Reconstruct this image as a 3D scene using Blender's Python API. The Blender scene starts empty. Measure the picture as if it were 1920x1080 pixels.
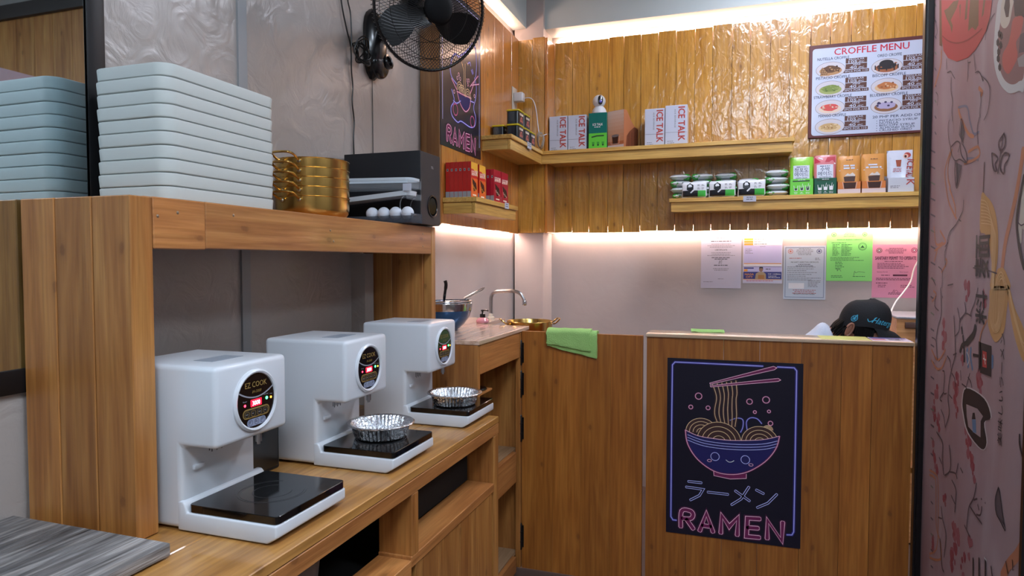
import bpy, bmesh, math, random
from math import sin, cos, pi, radians
from mathutils import Vector as V, Matrix as M4, noise
random.seed(7)
sc = bpy.context.scene
COL = sc.collection

# ---------------------------------------------------------------- camera, world, exposure
cam_d = bpy.data.cameras.new('camera'); cam = bpy.data.objects.new('camera', cam_d); COL.objects.link(cam)
cam_d.sensor_width = 36.0; cam_d.lens = 1250 / 1920 * 36.0; cam_d.clip_start = .02
cam.location = (0, 0, 1.4)
cam.rotation_euler = (pi / 2 - math.atan(50 / 1250), 0, radians(18.9))
sc.camera = cam
sc.view_settings.view_transform = 'Standard'; sc.view_settings.look = 'None'
sc.view_settings.exposure = 1.95; sc.view_settings.gamma = 1.0; sc.view_settings.use_curve_mapping = False
w = bpy.data.worlds.new('world'); sc.world = w; w.use_nodes = True
w.node_tree.nodes['Background'].inputs[0].default_value = (.75, .85, 1, 1)
w.node_tree.nodes['Background'].inputs[1].default_value = .15
LED_WARM = 9.0      # strength of the warm strips
LED_LOW = 17.0
FILL_PANEL = 11.0         # strength of the fill panel added to brighten the stall
PANEL_KEY = 10.0    # strength of the panel above the viewer
PANEL_FRONT = 9.0   # strength of the panels nearer the shop front

# ---------------------------------------------------------------- helpers
def lin(c):
    return tuple(((x / 255) / 12.92 if x / 255 <= .04045 else ((x / 255 + .055) / 1.055) ** 2.4) for x in c[:3]) + (1,)

MATS = {}
def mat(name, rgb, rough=.5, metal=0, emit=0, coat=0, alpha=1, trans=0, ior=1.45, bump=0, bscale=40, spec=.5):
    if name in MATS: return MATS[name]
    m = bpy.data.materials.new(name); m.use_nodes = True; MATS[name] = m
    nt = m.node_tree; b = nt.nodes['Principled BSDF']; c = lin(rgb)
    b.inputs['Base Color'].default_value = c; b.inputs['Roughness'].default_value = rough
    b.inputs['Metallic'].default_value = metal; b.inputs['IOR'].default_value = ior
    b.inputs['Coat Weight'].default_value = coat; b.inputs['Coat Roughness'].default_value = .12
    b.inputs['Transmission Weight'].default_value = trans; b.inputs['Alpha'].default_value = alpha
    b.inputs['Specular IOR Level'].default_value = spec
    if emit:
        b.inputs['Emission Color'].default_value = c; b.inputs['Emission Strength'].default_value = emit
    if bump:
        tc = nt.nodes.new('ShaderNodeTexCoord'); n = nt.nodes.new('ShaderNodeTexNoise'); bp = nt.nodes.new('ShaderNodeBump')
        n.inputs['Scale'].default_value = bscale; n.inputs['Detail'].default_value = 4
        bp.inputs['Strength'].default_value = bump; bp.inputs['Distance'].default_value = .01
        nt.links.new(tc.outputs['Object'], n.inputs['Vector']); nt.links.new(n.outputs['Fac'], bp.inputs['Height'])
        nt.links.new(bp.outputs['Normal'], b.inputs['Normal'])
    return m

def ramp(nt, stops):
    r = nt.nodes.new('ShaderNodeValToRGB'); e = r.color_ramp.elements
    while len(e) < len(stops): e.new(.5)
    for k, (p, c) in enumerate(stops): e[k].position = p; e[k].color = lin(c)
    return r

def wood(name, c1, c2, c3, axis='Z', scale=1.0, rough=.34, bump=.25, coat=.35, knot=(92, 50, 22), knots=True, film=0, vary=.22):
    """streaky softwood: grain drawn out along one axis, knots, a lacquer coat"""
    if name in MATS: return MATS[name]
    m = bpy.data.materials.new(name); m.use_nodes = True; MATS[name] = m
    nt = m.node_tree; L = nt.links.new; N = nt.nodes.new; b = nt.nodes['Principled BSDF']
    tc = N('ShaderNodeTexCoord'); oi = N('ShaderNodeObjectInfo')
    mul = N('ShaderNodeMath'); mul.operation = 'MULTIPLY'; mul.inputs[1].default_value = 43.0; L(oi.outputs['Random'], mul.inputs[0])
    add = N('ShaderNodeVectorMath'); add.operation = 'ADD'; L(tc.outputs['Object'], add.inputs[0]); L(mul.outputs[0], add.inputs[1])
    def mapped(across, along):
        mp = N('ShaderNodeMapping'); s = [across * scale] * 3; s['XYZ'.index(axis)] = along * scale
        mp.inputs['Scale'].default_value = s; L(add.outputs[0], mp.inputs['Vector']); return mp
    a = mapped(9, .9)
    n1 = N('ShaderNodeTexNoise'); n1.inputs['Scale'].default_value = 1.6; n1.inputs['Detail'].default_value = 5; n1.inputs['Distortion'].default_value = 1.4
    L(a.outputs[0], n1.inputs['Vector'])
    r1 = ramp(nt, [(.28, c1), (.5, c2), (.72, c3)]); L(n1.outputs['Fac'], r1.inputs['Fac'])
    f = mapped(70, 3)
    n2 = N('ShaderNodeTexNoise'); n2.inputs['Scale'].default_value = 1.5; n2.inputs['Detail'].default_value = 3; L(f.outputs[0], n2.inputs['Vector'])
    r2 = ramp(nt, [(.3, (208, 198, 186)), (.62, (255, 255, 255))]); L(n2.outputs['Fac'], r2.inputs['Fac'])
    mx = N('ShaderNodeMix'); mx.data_type = 'RGBA'; mx.blend_type = 'MULTIPLY'; mx.inputs[0].default_value = .8
    L(r1.outputs[0], mx.inputs[6]); L(r2.outputs[0], mx.inputs[7]); out = mx.outputs[2]
    if knots:
        sp = N('ShaderNodeSeparateXYZ'); L(add.outputs[0], sp.inputs[0]); ot = [q for q in 'XYZ' if q != axis]
        sm = N('ShaderNodeMath'); L(sp.outputs[ot[0]], sm.inputs[0]); L(sp.outputs[ot[1]], sm.inputs[1])
        cb = N('ShaderNodeCombineXYZ'); L(sm.outputs[0], cb.inputs[0]); L(sp.outputs[axis], cb.inputs[1])
        k = N('ShaderNodeMapping'); k.inputs['Scale'].default_value = (8.5 * scale, 4.4 * scale, 0); L(cb.outputs[0], k.inputs['Vector'])
        vo = N('ShaderNodeTexVoronoi'); vo.voronoi_dimensions = '2D'; vo.inputs['Scale'].default_value = 1.0; L(k.outputs[0], vo.inputs['Vector'])
        wb_ = N('ShaderNodeTexNoise'); wb_.inputs['Scale'].default_value = 60; L(cb.outputs[0], wb_.inputs['Vector'])
        ad = N('ShaderNodeMath'); ad.operation = 'MULTIPLY_ADD'; ad.inputs[1].default_value = .07; L(wb_.outputs['Fac'], ad.inputs[0]); L(vo.outputs['Distance'], ad.inputs[2])
        r3 = ramp(nt, [(.07, (190, 190, 190)), (.1, (110, 110, 110)), (.19, (0, 0, 0))]); L(ad.outputs[0], r3.inputs['Fac'])
        sc_ = N('ShaderNodeSeparateColor'); L(vo.outputs['Color'], sc_.inputs[0]); gt = N('ShaderNodeMath'); gt.operation = 'GREATER_THAN'; gt.inputs[1].default_value = .62; L(sc_.outputs[0], gt.inputs[0])
        km = N('ShaderNodeMath'); km.operation = 'MULTIPLY'; L(r3.outputs[0], km.inputs[0]); L(gt.outputs[0], km.inputs[1])
        mk = N('ShaderNodeMix'); mk.data_type = 'RGBA'; L(km.outputs[0], mk.inputs[0]); L(out, mk.inputs[6]); mk.inputs[7].default_value = lin(knot)
        out = mk.outputs[2]
    hv = N('ShaderNodeHueSaturation'); mr = N('ShaderNodeMapRange'); mr.inputs['To Min'].default_value = 1 - vary; mr.inputs['To Max'].default_value = 1 + vary * .6
    L(oi.outputs['Random'], mr.inputs['Value']); L(mr.outputs[0], hv.inputs['Value']); L(out, hv.inputs['Color'])
    L(hv.outputs[0], b.inputs['Base Color'])
    b.inputs['Roughness'].default_value = rough; b.inputs['Coat Weight'].default_value = coat; b.inputs['Coat Roughness'].default_value = .1
    bp = N('ShaderNodeBump'); bp.inputs['Strength'].default_value = bump; bp.inputs['Distance'].default_value = .004
    L(n2.outputs['Fac'], bp.inputs['Height']); L(bp.outputs[0], b.inputs['Normal'])
    if film:      # a wrinkled lacquer film over the boards
        fm = N('ShaderNodeMapping'); fm.inputs['Scale'].default_value = (26, 26, 15); L(add.outputs[0], fm.inputs['Vector'])
        n3 = N('ShaderNodeTexNoise'); n3.inputs['Scale'].default_value = 1; n3.inputs['Detail'].default_value = 3; n3.inputs['Distortion'].default_value = .8
        L(fm.outputs[0], n3.inputs['Vector'])
        b2 = N('ShaderNodeBump'); b2.inputs['Strength'].default_value = film; b2.inputs['Distance'].default_value = .008
        L(n3.outputs['Fac'], b2.inputs['Height']); L(bp.outputs[0], b2.inputs['Normal']); L(b2.outputs[0], b.inputs['Normal']); L(b2.outputs[0], b.inputs['Coat Normal'])
    return m

def plaster(name, c1, c2, rough=.4, bump=.25):
    if name in MATS: return MATS[name]
    m = bpy.data.materials.new(name); m.use_nodes = True; MATS[name] = m
    nt = m.node_tree; L = nt.links.new; N = nt.nodes.new; b = nt.nodes['Principled BSDF']
    tc = N('ShaderNodeTexCoord'); n = N('ShaderNodeTexNoise'); n.inputs['Scale'].default_value = 2.2; n.inputs['Detail'].default_value = 6
    L(tc.outputs['Object'], n.inputs['Vector']); r = ramp(nt, [(.35, c1), (.65, c2)]); L(n.outputs['Fac'], r.inputs['Fac']); L(r.outputs[0], b.inputs['Base Color'])
    n2 = N('ShaderNodeTexNoise'); n2.inputs['Scale'].default_value = 9; n2.inputs['Detail'].default_value = 5; n2.inputs['Distortion'].default_value = 1.6
    L(tc.outputs['Object'], n2.inputs['Vector'])
    bp = N('ShaderNodeBump'); bp.inputs['Strength'].default_value = bump; bp.inputs['Distance'].default_value = .012
    L(n2.outputs['Fac'], bp.inputs['Height']); L(bp.outputs[0], b.inputs['Normal']); b.inputs['Roughness'].default_value = rough
    return m

class MB:
    """collects shapes into one mesh"""
    def __init__(s): s.v = []; s.f = []; s.mi = []; s.m = 0
    def add(s, vs, fs):
        o = len(s.v); s.v += [tuple(p) for p in vs]; s.f += [tuple(i + o for i in f) for f in fs]; s.mi += [s.m] * len(fs); return s
    def box(s, x0, x1, y0, y1, z0, z1, r=0, seg=2):
        if r <= 0:
            vs = [(x, y, z) for z in (z0, z1) for y in (y0, y1) for x in (x0, x1)]
            return s.add(vs, [(0, 2, 3, 1), (4, 5, 7, 6), (0, 1, 5, 4), (2, 6, 7, 3), (0, 4, 6, 2), (1, 3, 7, 5)])
        bm = bmesh.new(); bmesh.ops.create_cube(bm, size=1)
        bmesh.ops.scale(bm, vec=(x1 - x0, y1 - y0, z1 - z0), verts=bm.verts)
        bmesh.ops.translate(bm, vec=((x0 + x1) / 2, (y0 + y1) / 2, (z0 + z1) / 2), verts=bm.verts)
        bmesh.ops.bevel(bm, geom=bm.edges[:], offset=r, segments=seg, profile=.5, affect='EDGES')
        return s.bm(bm)
    def bm(s, bm):
        bm.verts.index_update(); s.add([v.co[:] for v in bm.verts], [[v.index for v in f.verts] for f in bm.faces]); bm.free(); return s
    def prism(s, poly, a, b, axis='z'):
        """outline extruded along an axis; outline is in the other two axes (x,y) (x,z) or (y,z)"""
        def P(u, v, t): return {'z': (u, v, t), 'y': (u, t, v), 'x': (t, u, v)}[axis]
        n = len(poly)
        vs = [P(u, v, a) for u, v in poly] + [P(u, v, b) for u, v in poly]
        return s.add(vs, [tuple(range(n))[::-1], tuple(range(n, 2 * n))] + [(i, (i + 1) % n, n + (i + 1) % n, n + i) for i in range(n)])
    def rprism(s, x0, x1, y0, y1, z0, z1, r, n=6, edge=0):
        """upright block with rounded vertical corners and a small softened rim"""
        def loop(d):
            o = []; rr = max(r - d, .0005)
            for cx, cy, a0 in ((x1 - r, y1 - r, 0), (x0 + r, y1 - r, 90), (x0 + r, y0 + r, 180), (x1 - r, y0 + r, 270)):
                for k in range(n + 1):
                    a = radians(a0 + 90 * k / n); o.append((cx + rr * cos(a), cy + rr * sin(a)))
            return o
        lv = [(z0, edge), (z0 + edge, 0), (z1 - edge, 0), (z1, edge)] if edge else [(z0, 0), (z1, 0)]
        loops = [[(x, y, z) for x, y in loop(d)] for z, d in lv]
        return s.loft(loops)
    def loft(s, loops, cap=True, closed=True):
        n = len(loops[0]); vs = [p for l in loops for p in l]; fs = []
        for k in range(len(loops) - 1):
            for i in range(n if closed else n - 1):
                j = (i + 1) % n; fs.append((k * n + i, k * n + j, (k + 1) * n + j, (k + 1) * n + i))
        if cap: fs += [tuple(range(n))[::-1], tuple(range((len(loops) - 1) * n, len(loops) * n))]
        return s.add(vs, fs)
    def lathe(s, prof, c=(0, 0, 0), n=32, cap=True, wave=None):
        loops = []
        for k, (r, z) in enumerate(prof):
            loops.append([(c[0] + (r + (wave(k, i) if wave else 0)) * cos(2 * pi * i / n), c[1] + (r + (wave(k, i) if wave else 0)) * sin(2 * pi * i / n), c[2] + z) for i in range(n)])
        return s.loft(loops, cap)
    def tube(s, pts, r, n=8, closed=False):
        pts = [V(p) for p in pts]; loops = []; up = V((0, 0, 1)); N = len(pts)
        rs = r if isinstance(r, (list, tuple)) else [r] * N; prev = None
        for i, p in enumerate(pts):
            if closed: t = (pts[(i + 1) % N] - pts[i - 1])
            else: t = (pts[min(i + 1, N - 1)] - pts[max(i - 1, 0)])
            t = t.normalized() if t.length > 1e-9 else V((0, 0, 1))
            if prev is None: a = t.cross(up if abs(t.z) < .9 else V((1, 0, 0))).normalized()
            else:
                a = prev - t * prev.dot(t); a = a.normalized() if a.length > 1e-6 else t.orthogonal().normalized()
            prev = a; b = t.cross(a)
            loops.append([tuple(p + (a * cos(2 * pi * k / n) + b * sin(2 * pi * k / n)) * rs[i]) for k in range(n)])
        if closed: loops.append(loops[0])
        return s.loft(loops, cap=not closed)
    def sphere(s, c, rx, ry=None, rz=None, n=20, m=12):
        ry = ry or rx; rz = rz or rx
        loops = [[(c[0] + rx * sin(pi * max(k, .02) / m if k < m else pi * (m - .02) / m) * cos(2 * pi * i / n), c[1] + ry * sin(pi * max(k, .02) / m if k < m else pi * (m - .02) / m) * sin(2 * pi * i / n), c[2] - rz * cos(pi * k / m)) for i in range(n)] for k in range(m + 1)]
        return s.loft(loops)
    def xf(s, mtx, start=0):
        s.v[start:] = [tuple(mtx @ V(p)) for p in s.v[start:]]; return s

def world_of(o):
    p = V((0, 0, 0))
    while o is not None: p += o.location; o = o.parent
    return p

def part(name, mb, mats, parent=None, world=True, smooth=.6, kind=None, label=None):
    me = bpy.data.meshes.new(name); off = world_of(parent) if (parent is not None and world) else V((0, 0, 0))
    me.from_pydata([tuple(V(p) - off) for p in mb.v], [], mb.f)
    for m in (mats if isinstance(mats, (list, tuple)) else [mats]): me.materials.append(m)
    if any(mb.mi): me.polygons.foreach_set('material_index', mb.mi)
    bm = bmesh.new(); bm.from_mesh(me); bmesh.ops.remove_doubles(bm, verts=bm.verts, dist=1e-6) if smooth else None
    if smooth: bmesh.ops.recalc_face_normals(bm, faces=bm.faces)
    bm.to_mesh(me); bm.free()
    if smooth:
        me.polygons.foreach_set('use_smooth', [True] * len(me.polygons)); me.set_sharp_from_angle(angle=smooth)
    me.update()
    o = bpy.data.objects.new(name, me); COL.objects.link(o)
    if parent is not None: o.parent = parent
    if kind: o['kind'] = kind
    if label: o['label'] = label
    return o

def tag(o, label, cat, group=None):
    o['label'] = label; o['category'] = cat
    if group: o['group'] = group
    return o

def thing(name, label, cat, loc=(0, 0, 0), rot=0, group=None):
    o = bpy.data.objects.new(name, None); o.empty_display_size = .05; COL.objects.link(o)
    o.location = loc; o.rotation_euler = (0, 0, rot); return tag(o, label, cat, group)

def dup(root, loc, label, rot=None, group=None):
    r = root.copy(); COL.objects.link(r); r.location = loc; r['label'] = label
    if rot is not None: r.rotation_euler = (0, 0, rot)
    if group: r['group'] = group
    for ch in list(root.children):
        c = ch.copy(); COL.objects.link(c); c.parent = r
        for g in list(ch.children):
            d = g.copy(); COL.objects.link(d); d.parent = c
    return r

def struct(name, mb, m, smooth=0, parent=None):
    o = part(name, mb, m, parent, smooth=smooth); o['kind'] = 'structure' if parent is None else None
    if parent is not None: del o['kind']
    return o

def bx(*a, r=0, seg=2): return MB().box(*a, r=r, seg=seg)

# ---- flat print: ink laid on a surface, built as thin shapes
_TXT = {}
def text_shape(body, bold=0, shear=0):
    k = (body, bold, shear)
    if k not in _TXT:
        cu = bpy.data.curves.new('letters', 'FONT'); cu.body = body; cu.resolution_u = 2; cu.offset = bold; cu.shear = shear
        o = bpy.data.objects.new('letters', cu); me = o.to_mesh()
        _TXT[k] = ([(v.co.x, v.co.y) for v in me.vertices], [tuple(p.vertices) for p in me.polygons])
        o.to_mesh_clear(); bpy.data.objects.remove(o); bpy.data.curves.remove(cu)
    return _TXT[k]

def catmull(pts, k=5, closed=False):
    if len(pts) < 3: return pts
    n = len(pts); o = []
    for i in range(n if closed else n - 1):
        p0 = pts[i - 1] if (closed or i > 0) else pts[0]; p1 = pts[i]; p2 = pts[(i + 1) % n]; p3 = pts[(i + 2) % n] if (closed or i + 2 < n) else pts[-1]
        for j in range(k):
            t = j / k
            o.append(tuple(.5 * (2 * b + (c - a) * t + (2 * a - 5 * b + 4 * c - d) * t * t + (3 * b - a - 3 * c + d) * t ** 3) for a, b, c, d in zip(p0, p1, p2, p3)))
    if not closed: o.append(tuple(pts[-1]))
    return o

class Print:
    def __init__(s, o, u, v, lift=.0004, step=.00013):
        s.o = V(o); s.u = V(u).normalized(); s.w = V(v).normalized(); s.n = s.u.cross(s.w); s.mb = MB(); s.mats = []; s.lift = lift; s.step = step; s.map = None
    def P(s, u, v, l):
        h = s.lift + s.step * l
        if s.map: return s.map(u, v, h)
        return tuple(s.o + s.u * u + s.w * v + s.n * h)
    def _m(s, m):
        if m not in s.mats: s.mats.append(m)
        s.mb.m = s.mats.index(m)
    def poly(s, pts, m, l=0): s._m(m); s.mb.add([s.P(u, v, l) for u, v in pts], [tuple(range(len(pts)))]); return s
    def rect(s, u0, v0, u1, v1, m, l=0): return s.poly([(u0, v0), (u1, v0), (u1, v1), (u0, v1)], m, l)
    def rrect(s, u0, v0, u1, v1, r, m, l=0):
        p = []
        for cu, cv, a0 in ((u1 - r, v1 - r, 0), (u0 + r, v1 - r, 90), (u0 + r, v0 + r, 180), (u1 - r, v0 + r, 270)):
            p += [(cu + r * cos(radians(a0 + 22.5 * k)), cv + r * sin(radians(a0 + 22.5 * k))) for k in range(5)]
        return s.poly(p, m, l)
    def disc(s, u, v, rx, m, l=0, ry=None, n=24): return s.poly([(u + rx * cos(2 * pi * k / n), v + (ry or rx) * sin(2 * pi * k / n)) for k in range(n)], m, l)
    def ring(s, u, v, r, wd, m, l=0, ry=None, n=24, a0=0, a1=360):
        ry = ry or r; c = abs(a1 - a0) >= 360
        return s.stroke([(u + r * cos(radians(a0 + (a1 - a0) * k / n)), v + ry * sin(radians(a0 + (a1 - a0) * k / n))) for k in range(n if c else n + 1)], wd, m, l, closed=c)
    def stroke(s, pts, wd, m, l=0, closed=False, smooth=False, cap=True):
        if smooth: pts = catmull(pts, 5, closed)
        s._m(m); n = len(pts); h = wd / 2; vs = []; pts = [V(p[:2]) for p in pts]
        if cap and not closed and n > 1:      # round the ends a little
            d = (pts[0] - pts[1]); d = d.normalized() * h * .6 if d.length else d; e = pts[-1] - pts[-2]; e = e.normalized() * h * .6 if e.length else e
            pts = [pts[0] + d] + pts + [pts[-1] + e]; ws = [h * .6] + [h] * n + [h * .6]; n += 2
        else: ws = [h] * n
        for i in range(n):
            a = pts[i - 1] if (closed or i) else pts[i]; b = pts[(i + 1) % n] if (closed or i < n - 1) else pts[i]
            t1 = (pts[i] - a); t2 = (b - pts[i])
            t1 = t1.normalized() if t1.length > 1e-9 else t2.normalized(); t2 = t2.normalized() if t2.length > 1e-9 else t1
            t = t1 + t2; t = t.normalized() if t.length > 1e-6 else t1
            k = min(1 / max(t.dot(t1), .35), 1.8); nn = V((-t.y, t.x)) * ws[i] * k
            vs += [s.P(*(pts[i] + nn), l), s.P(*(pts[i] - nn), l)]
        fs = [(2 * i, 2 * i + 1, (2 * i + 3) % (2 * n), (2 * i + 2) % (2 * n)) for i in range(n if closed else n - 1)]
        s.mb.add(vs, fs); return s
    def text(s, body, u, v, size, m, l=1, align='L', xs=1.0, rot=0, bold=0, shear=0, width=None):
        vs, fs = text_shape(body, 0, shear)
        if not fs: return s
        x0 = min(p[0] for p in vs); x1 = max(p[0] for p in vs)
        if width: xs = width / (size * max(x1 - x0, 1e-6))
        off = {'L': -x0, 'C': -(x0 + x1) / 2, 'R': -x1}[align]; c, d = cos(radians(rot)), sin(radians(rot)); s._m(m); q = []
        for x, y in vs:
            a = (x + off) * size * xs; b = y * size; q.append(s.P(u + a * c - b * d, v + a * d + b * c, l))
        s.mb.add(q, fs)
        if bold:      # a heavier cut: the same letters laid again, a hair to each side
            for j, (du, dv) in enumerate(((-.5, 0), (.5, 0), (0, .35), (0, -.35))):
                q = []
                for x, y in vs:
                    a = (x + off + du * bold / max(xs, .3)) * size * xs; b = (y + dv * bold) * size; q.append(s.P(u + a * c - b * d, v + a * d + b * c, l + .15 * (j + 1)))
                s.mb.add(q, fs)
        return s
    def lines(s, u0, u1, vtop, n, pitch, h, m, l=1, seed=0, centre=False):
        """rows of small print too fine to read"""
        rnd = random.Random(seed)
        for k in range(n):
            v = vtop - k * pitch; wd = (u1 - u0) * rnd.uniform(.55, 1); a = (u0 + u1) / 2 - wd / 2 if centre else u0; x = a
            while x < a + wd - .002:
                ww = min(rnd.uniform(.25, .9) * h * 6, a + wd - x); s.rect(x, v, x + ww, v + h, m, l); x += ww + h * .8
        return s
    def build(s, name, parent, world=True): return part(name, s.mb, s.mats, parent, world, smooth=0)

# ---------------------------------------------------------------- materials
WALL = plaster('wall paint', (156, 148, 143), (168, 159, 153), .3, .45)
WALL_IN = plaster('stall wall paint', (176, 166, 163), (186, 176, 172), .5, .12)
GREYTOP = plaster('bulkhead paint', (178, 190, 191), (184, 195, 196), .45, .08)
PLANK = wood('plank wood', (186, 130, 48), (203, 148, 58), (214, 162, 74), 'Z', 1.0, .3, .06, 1.0, film=.5, vary=.12)
PLANK_L = wood('side plank wood', (190, 118, 44), (204, 132, 54), (214, 148, 68), 'Z', 1.0, .3, .08, .8, film=.25, vary=.1)
BARW = wood('bar wood', (154, 90, 33), (171, 104, 40), (185, 119, 51), 'Z', 1.0, .42, .12, .15, vary=.14)
FRAMEW = wood('frame wood', (152, 94, 44), (176, 116, 58), (194, 138, 74), 'Z', 1.0, .42, .25, .2)
FRAMEY = wood('frame wood lengthwise', (166, 104, 54), (186, 122, 66), (202, 142, 82), 'Y', 1.0, .45, .25, .15)
COUNTERW = wood('counter wood', (156, 106, 50), (190, 136, 72), (208, 156, 90), 'Y', 1.0, .3, .2, .35)
SHELFX = wood('shelf veneer across', (200, 152, 74), (216, 172, 90), (226, 186, 106), 'X', 1.3, .4, .1, .15, knots=False, vary=.08)
SHELFY = wood('shelf veneer lengthwise', (200, 152, 74), (216, 172, 90), (226, 186, 106), 'Y', 1.3, .4, .1, .15, knots=False, vary=.08)
PALEW = wood('pale worktop', (206, 170, 146), (220, 188, 166), (228, 200, 182), 'Y', .8, .22, .08, .5, knots=False, vary=.05)
PALEWX = wood('pale bar top', (196, 168, 140), (212, 184, 156), (224, 200, 176), 'X', .8, .25, .08, .5, knots=False, vary=.05)
GREYW = wood('grey oak', (52, 52, 54), (124, 122, 122), (178, 174, 172), 'Y', 2.6, .6, .5, 0, knots=False, vary=.02)
DARK = mat('recess shade', (22, 20, 19), .8)  # near black stands in for the shade inside the counter bays
BLACKM = mat('black painted metal', (14, 14, 16), .3, coat=.3)
BLACKP = mat('black plastic', (16, 16, 18), .25, coat=.4)
BLACKMATT = mat('black matt', (24, 24, 28), .6)
CHROME = mat('chrome', (205, 208, 212), .12, 1)
STEEL = mat('brushed steel', (178, 178, 180), .28, 1)
GOLD = mat('gold brass', (206, 168, 96), .22, 1)
WHITEP = mat('white plastic', (208, 212, 218), .32, coat=.25)
WHITE = mat('white ink', (226, 228, 234), .6)
BLACK = mat('black ink', (22, 22, 26), .5)
LEDW = mat('warm led', (255, 214, 190), .5, emit=LED_WARM)
LEDL = mat('low led', (255, 222, 206), .5, emit=LED_LOW)
FILLM = mat('ceiling panel light', (236, 240, 255), .5, emit=FILL_PANEL)  # for the fill panel added over the stall
PANELK = mat('key ceiling panel light', (226, 238, 255), .5, emit=PANEL_KEY)
PANELF = mat('front ceiling panel light', (216, 233, 250), .5, emit=PANEL_FRONT)

# ---------------------------------------------------------------- the setting
XW, YB = -1.40, 4.14
struct('floor', bx(-1.6, 2.8, -2.4, 4.3, -.1, 0), mat('floor tile', (92, 74, 66), .4, bump=.05))
struct('ceiling', bx(-1.6, 2.8, -2.4, 4.3, 3.2, 3.3), mat('ceiling paint', (170, 172, 172), .8))
wl = struct('wall_left', bx(-1.6, XW, -2.4, 2.79, 0, 3.2).box(-1.6, -1.345, 2.79, 4.3, 0, 3.2), [WALL])
wb = struct('wall_back', bx(-1.345, 1.5, YB, 4.3, 0, 3.2), [WALL_IN])
wli = part('wall_lining', bx(-1.3449, -1.343, 2.792, YB, 0, 3.2), WALL_IN, wl, smooth=0)
struct('wall_right', bx(2.6, 2.8, -2.4, 4.3, 0, 3.2), WALL)
struct('wall_front', bx(-1.4, 2.6, -2.4, -2.2, 0, 3.2), WALL)
struct('wall_right_inner', bx(1.2, 1.3, 2.86, YB, 0, 3.2), WALL_IN)
# joints of the wall sheets
part('joint_strip', bx(XW, XW + .007, 1.606, 1.642, 0, 3.2), mat('strip paint', (150, 152, 154), .4), wl, smooth=0)
part('joint_strip', bx(XW, XW + .06, 2.2, 2.262, .85, 1.43), WALL, wl, smooth=0)
# inner pillar and the bulkhead round the top
pil = struct('pillar', bx(-1.331, -1.148, 3.94, YB, 0, 3.2), WALL_IN)
struct('beam_left', bx(-1.345, -1.256, 2.79, 3.94, 2.82, 3.2), GREYTOP)
struct('beam_back', bx(-1.148, 1.2, 3.973, YB, 2.815, 3.2), GREYTOP)
# planks of the back wall: laid one by one, small gaps between them
seams = [-1.113, -1.0, -.893, -.774, -.682, -.579, -.477, -.374, -.266, -.167, -.06, .039, .145, .249, .354, .452, .556, .661, .764, .865, .97, 1.08, 1.19]
for k in range(len(seams) - 1):
    a, b = seams[k], seams[k + 1]; g = .0011; dz = random.uniform(-.006, .006); dy = random.uniform(-.002, .002)
    top = 2.76 + dz; bot = 1.58 + random.uniform(-.004, .004)
    # a few boards taper at their ends, so that the strip light shows between them
    t = (0, .0028, .0005, .0045, .002, .0045, .004, .002)[k - 9] if 9 <= k <= 16 else .0002; tb = .0014 if k in (13, 14, 16, 17) else .0001
    o = MB().prism([(a + g + tb, bot), (b - g - tb, bot), (b - g, bot + .12), (b - g, top - .22), (b - g - t, top), (a + g + t * .4, top), (a + g, top - .22), (a + g, bot + .12)], 4.08 + dy, 4.1 + dy, 'y')
    part('plank', o, PLANK, wb, smooth=0)
for z in (1.618, 2.02, 2.34, 2.5): part('batten', bx(-1.1, 1.19, 4.104, 4.12, z, z + (.36 if z < 1.8 else .3 if z < 2.4 else .14)), mat('batten brown', (58, 36, 20), .8), wb, smooth=0)
# planks of the side wall
ys = [2.8, 2.93, 3.08, 3.21, 3.35, 3.5, 3.64, 3.79, 3.92]
for a, b in zip(ys, ys[1:]):
    d = random.uniform(0, .0015); part('plank', bx(-1.32, -1.3 + d, a + .0008, b - .0008, 1.572 + random.uniform(-.003, .003), 2.75, r=.0012, seg=1), PLANK_L, wl, smooth=0)
part('end_board', bx(-1.398, -1.3, 2.783, 2.799, 1.568, 2.752, r=.002, seg=1), wood('end board', (140, 92, 44), (156, 106, 54), (170, 120, 66), 'Z'), wl, smooth=0)
# planks round the pillar
for a, b in ((-1.3, -1.21), (-1.2085, -1.132)): part('plank', bx(a, b, 3.915, 3.939, 1.574, 2.74 + (.004 if a < -1.25 else .012), r=.0015, seg=1), PLANK, pil, smooth=0)
part('corner_board', bx(-1.1305, -1.113, 3.912, 4.079, 1.572, 2.745, r=.002, seg=1), PLANK_L, pil, smooth=0)
# strip lights behind the boards
def led(name, mb, label, m): tag(part(name, mb, m, smooth=0), label, 'strip light', 'strip lights behind the wall boards')
led('led_strip', bx(-1.11, 1.19, 4.126, 4.139, 2.772, 2.786), 'thin warm strip light on the back wall above the plank tops', LEDW)
led('led_strip', bx(-1.11, 1.19, 4.106, 4.124, 1.586, 1.592), 'strip light glowing under the lower ends of the back wall planks', LEDL)
led('led_strip', bx(-1.342, -1.332, 2.82, 3.9, 2.762, 2.772), 'warm strip light above the side wall planks', LEDW)
led('led_strip', bx(-1.338, -1.324, 2.82, 3.92, 1.578, 1.584), 'strip light under the side wall planks by the sink', LEDL)
# board over the stall front, seen in the mirror
fa = struct('beam_front', bx(.66, 2.6, 2.84, 2.94, 2.36, 3.2), WALL)
for k in range(13):
    a = .66 + k * .149; part('plank', bx(a + .001, a + .148, 2.815, 2.84, 2.37, 2.82), FRAMEW, fa, smooth=0)
part('ledge', bx(.66, 2.6, 2.79, 2.84, 2.82, 2.9), mat('dark ledge', (60, 50, 46), .5), fa, smooth=0)
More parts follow.
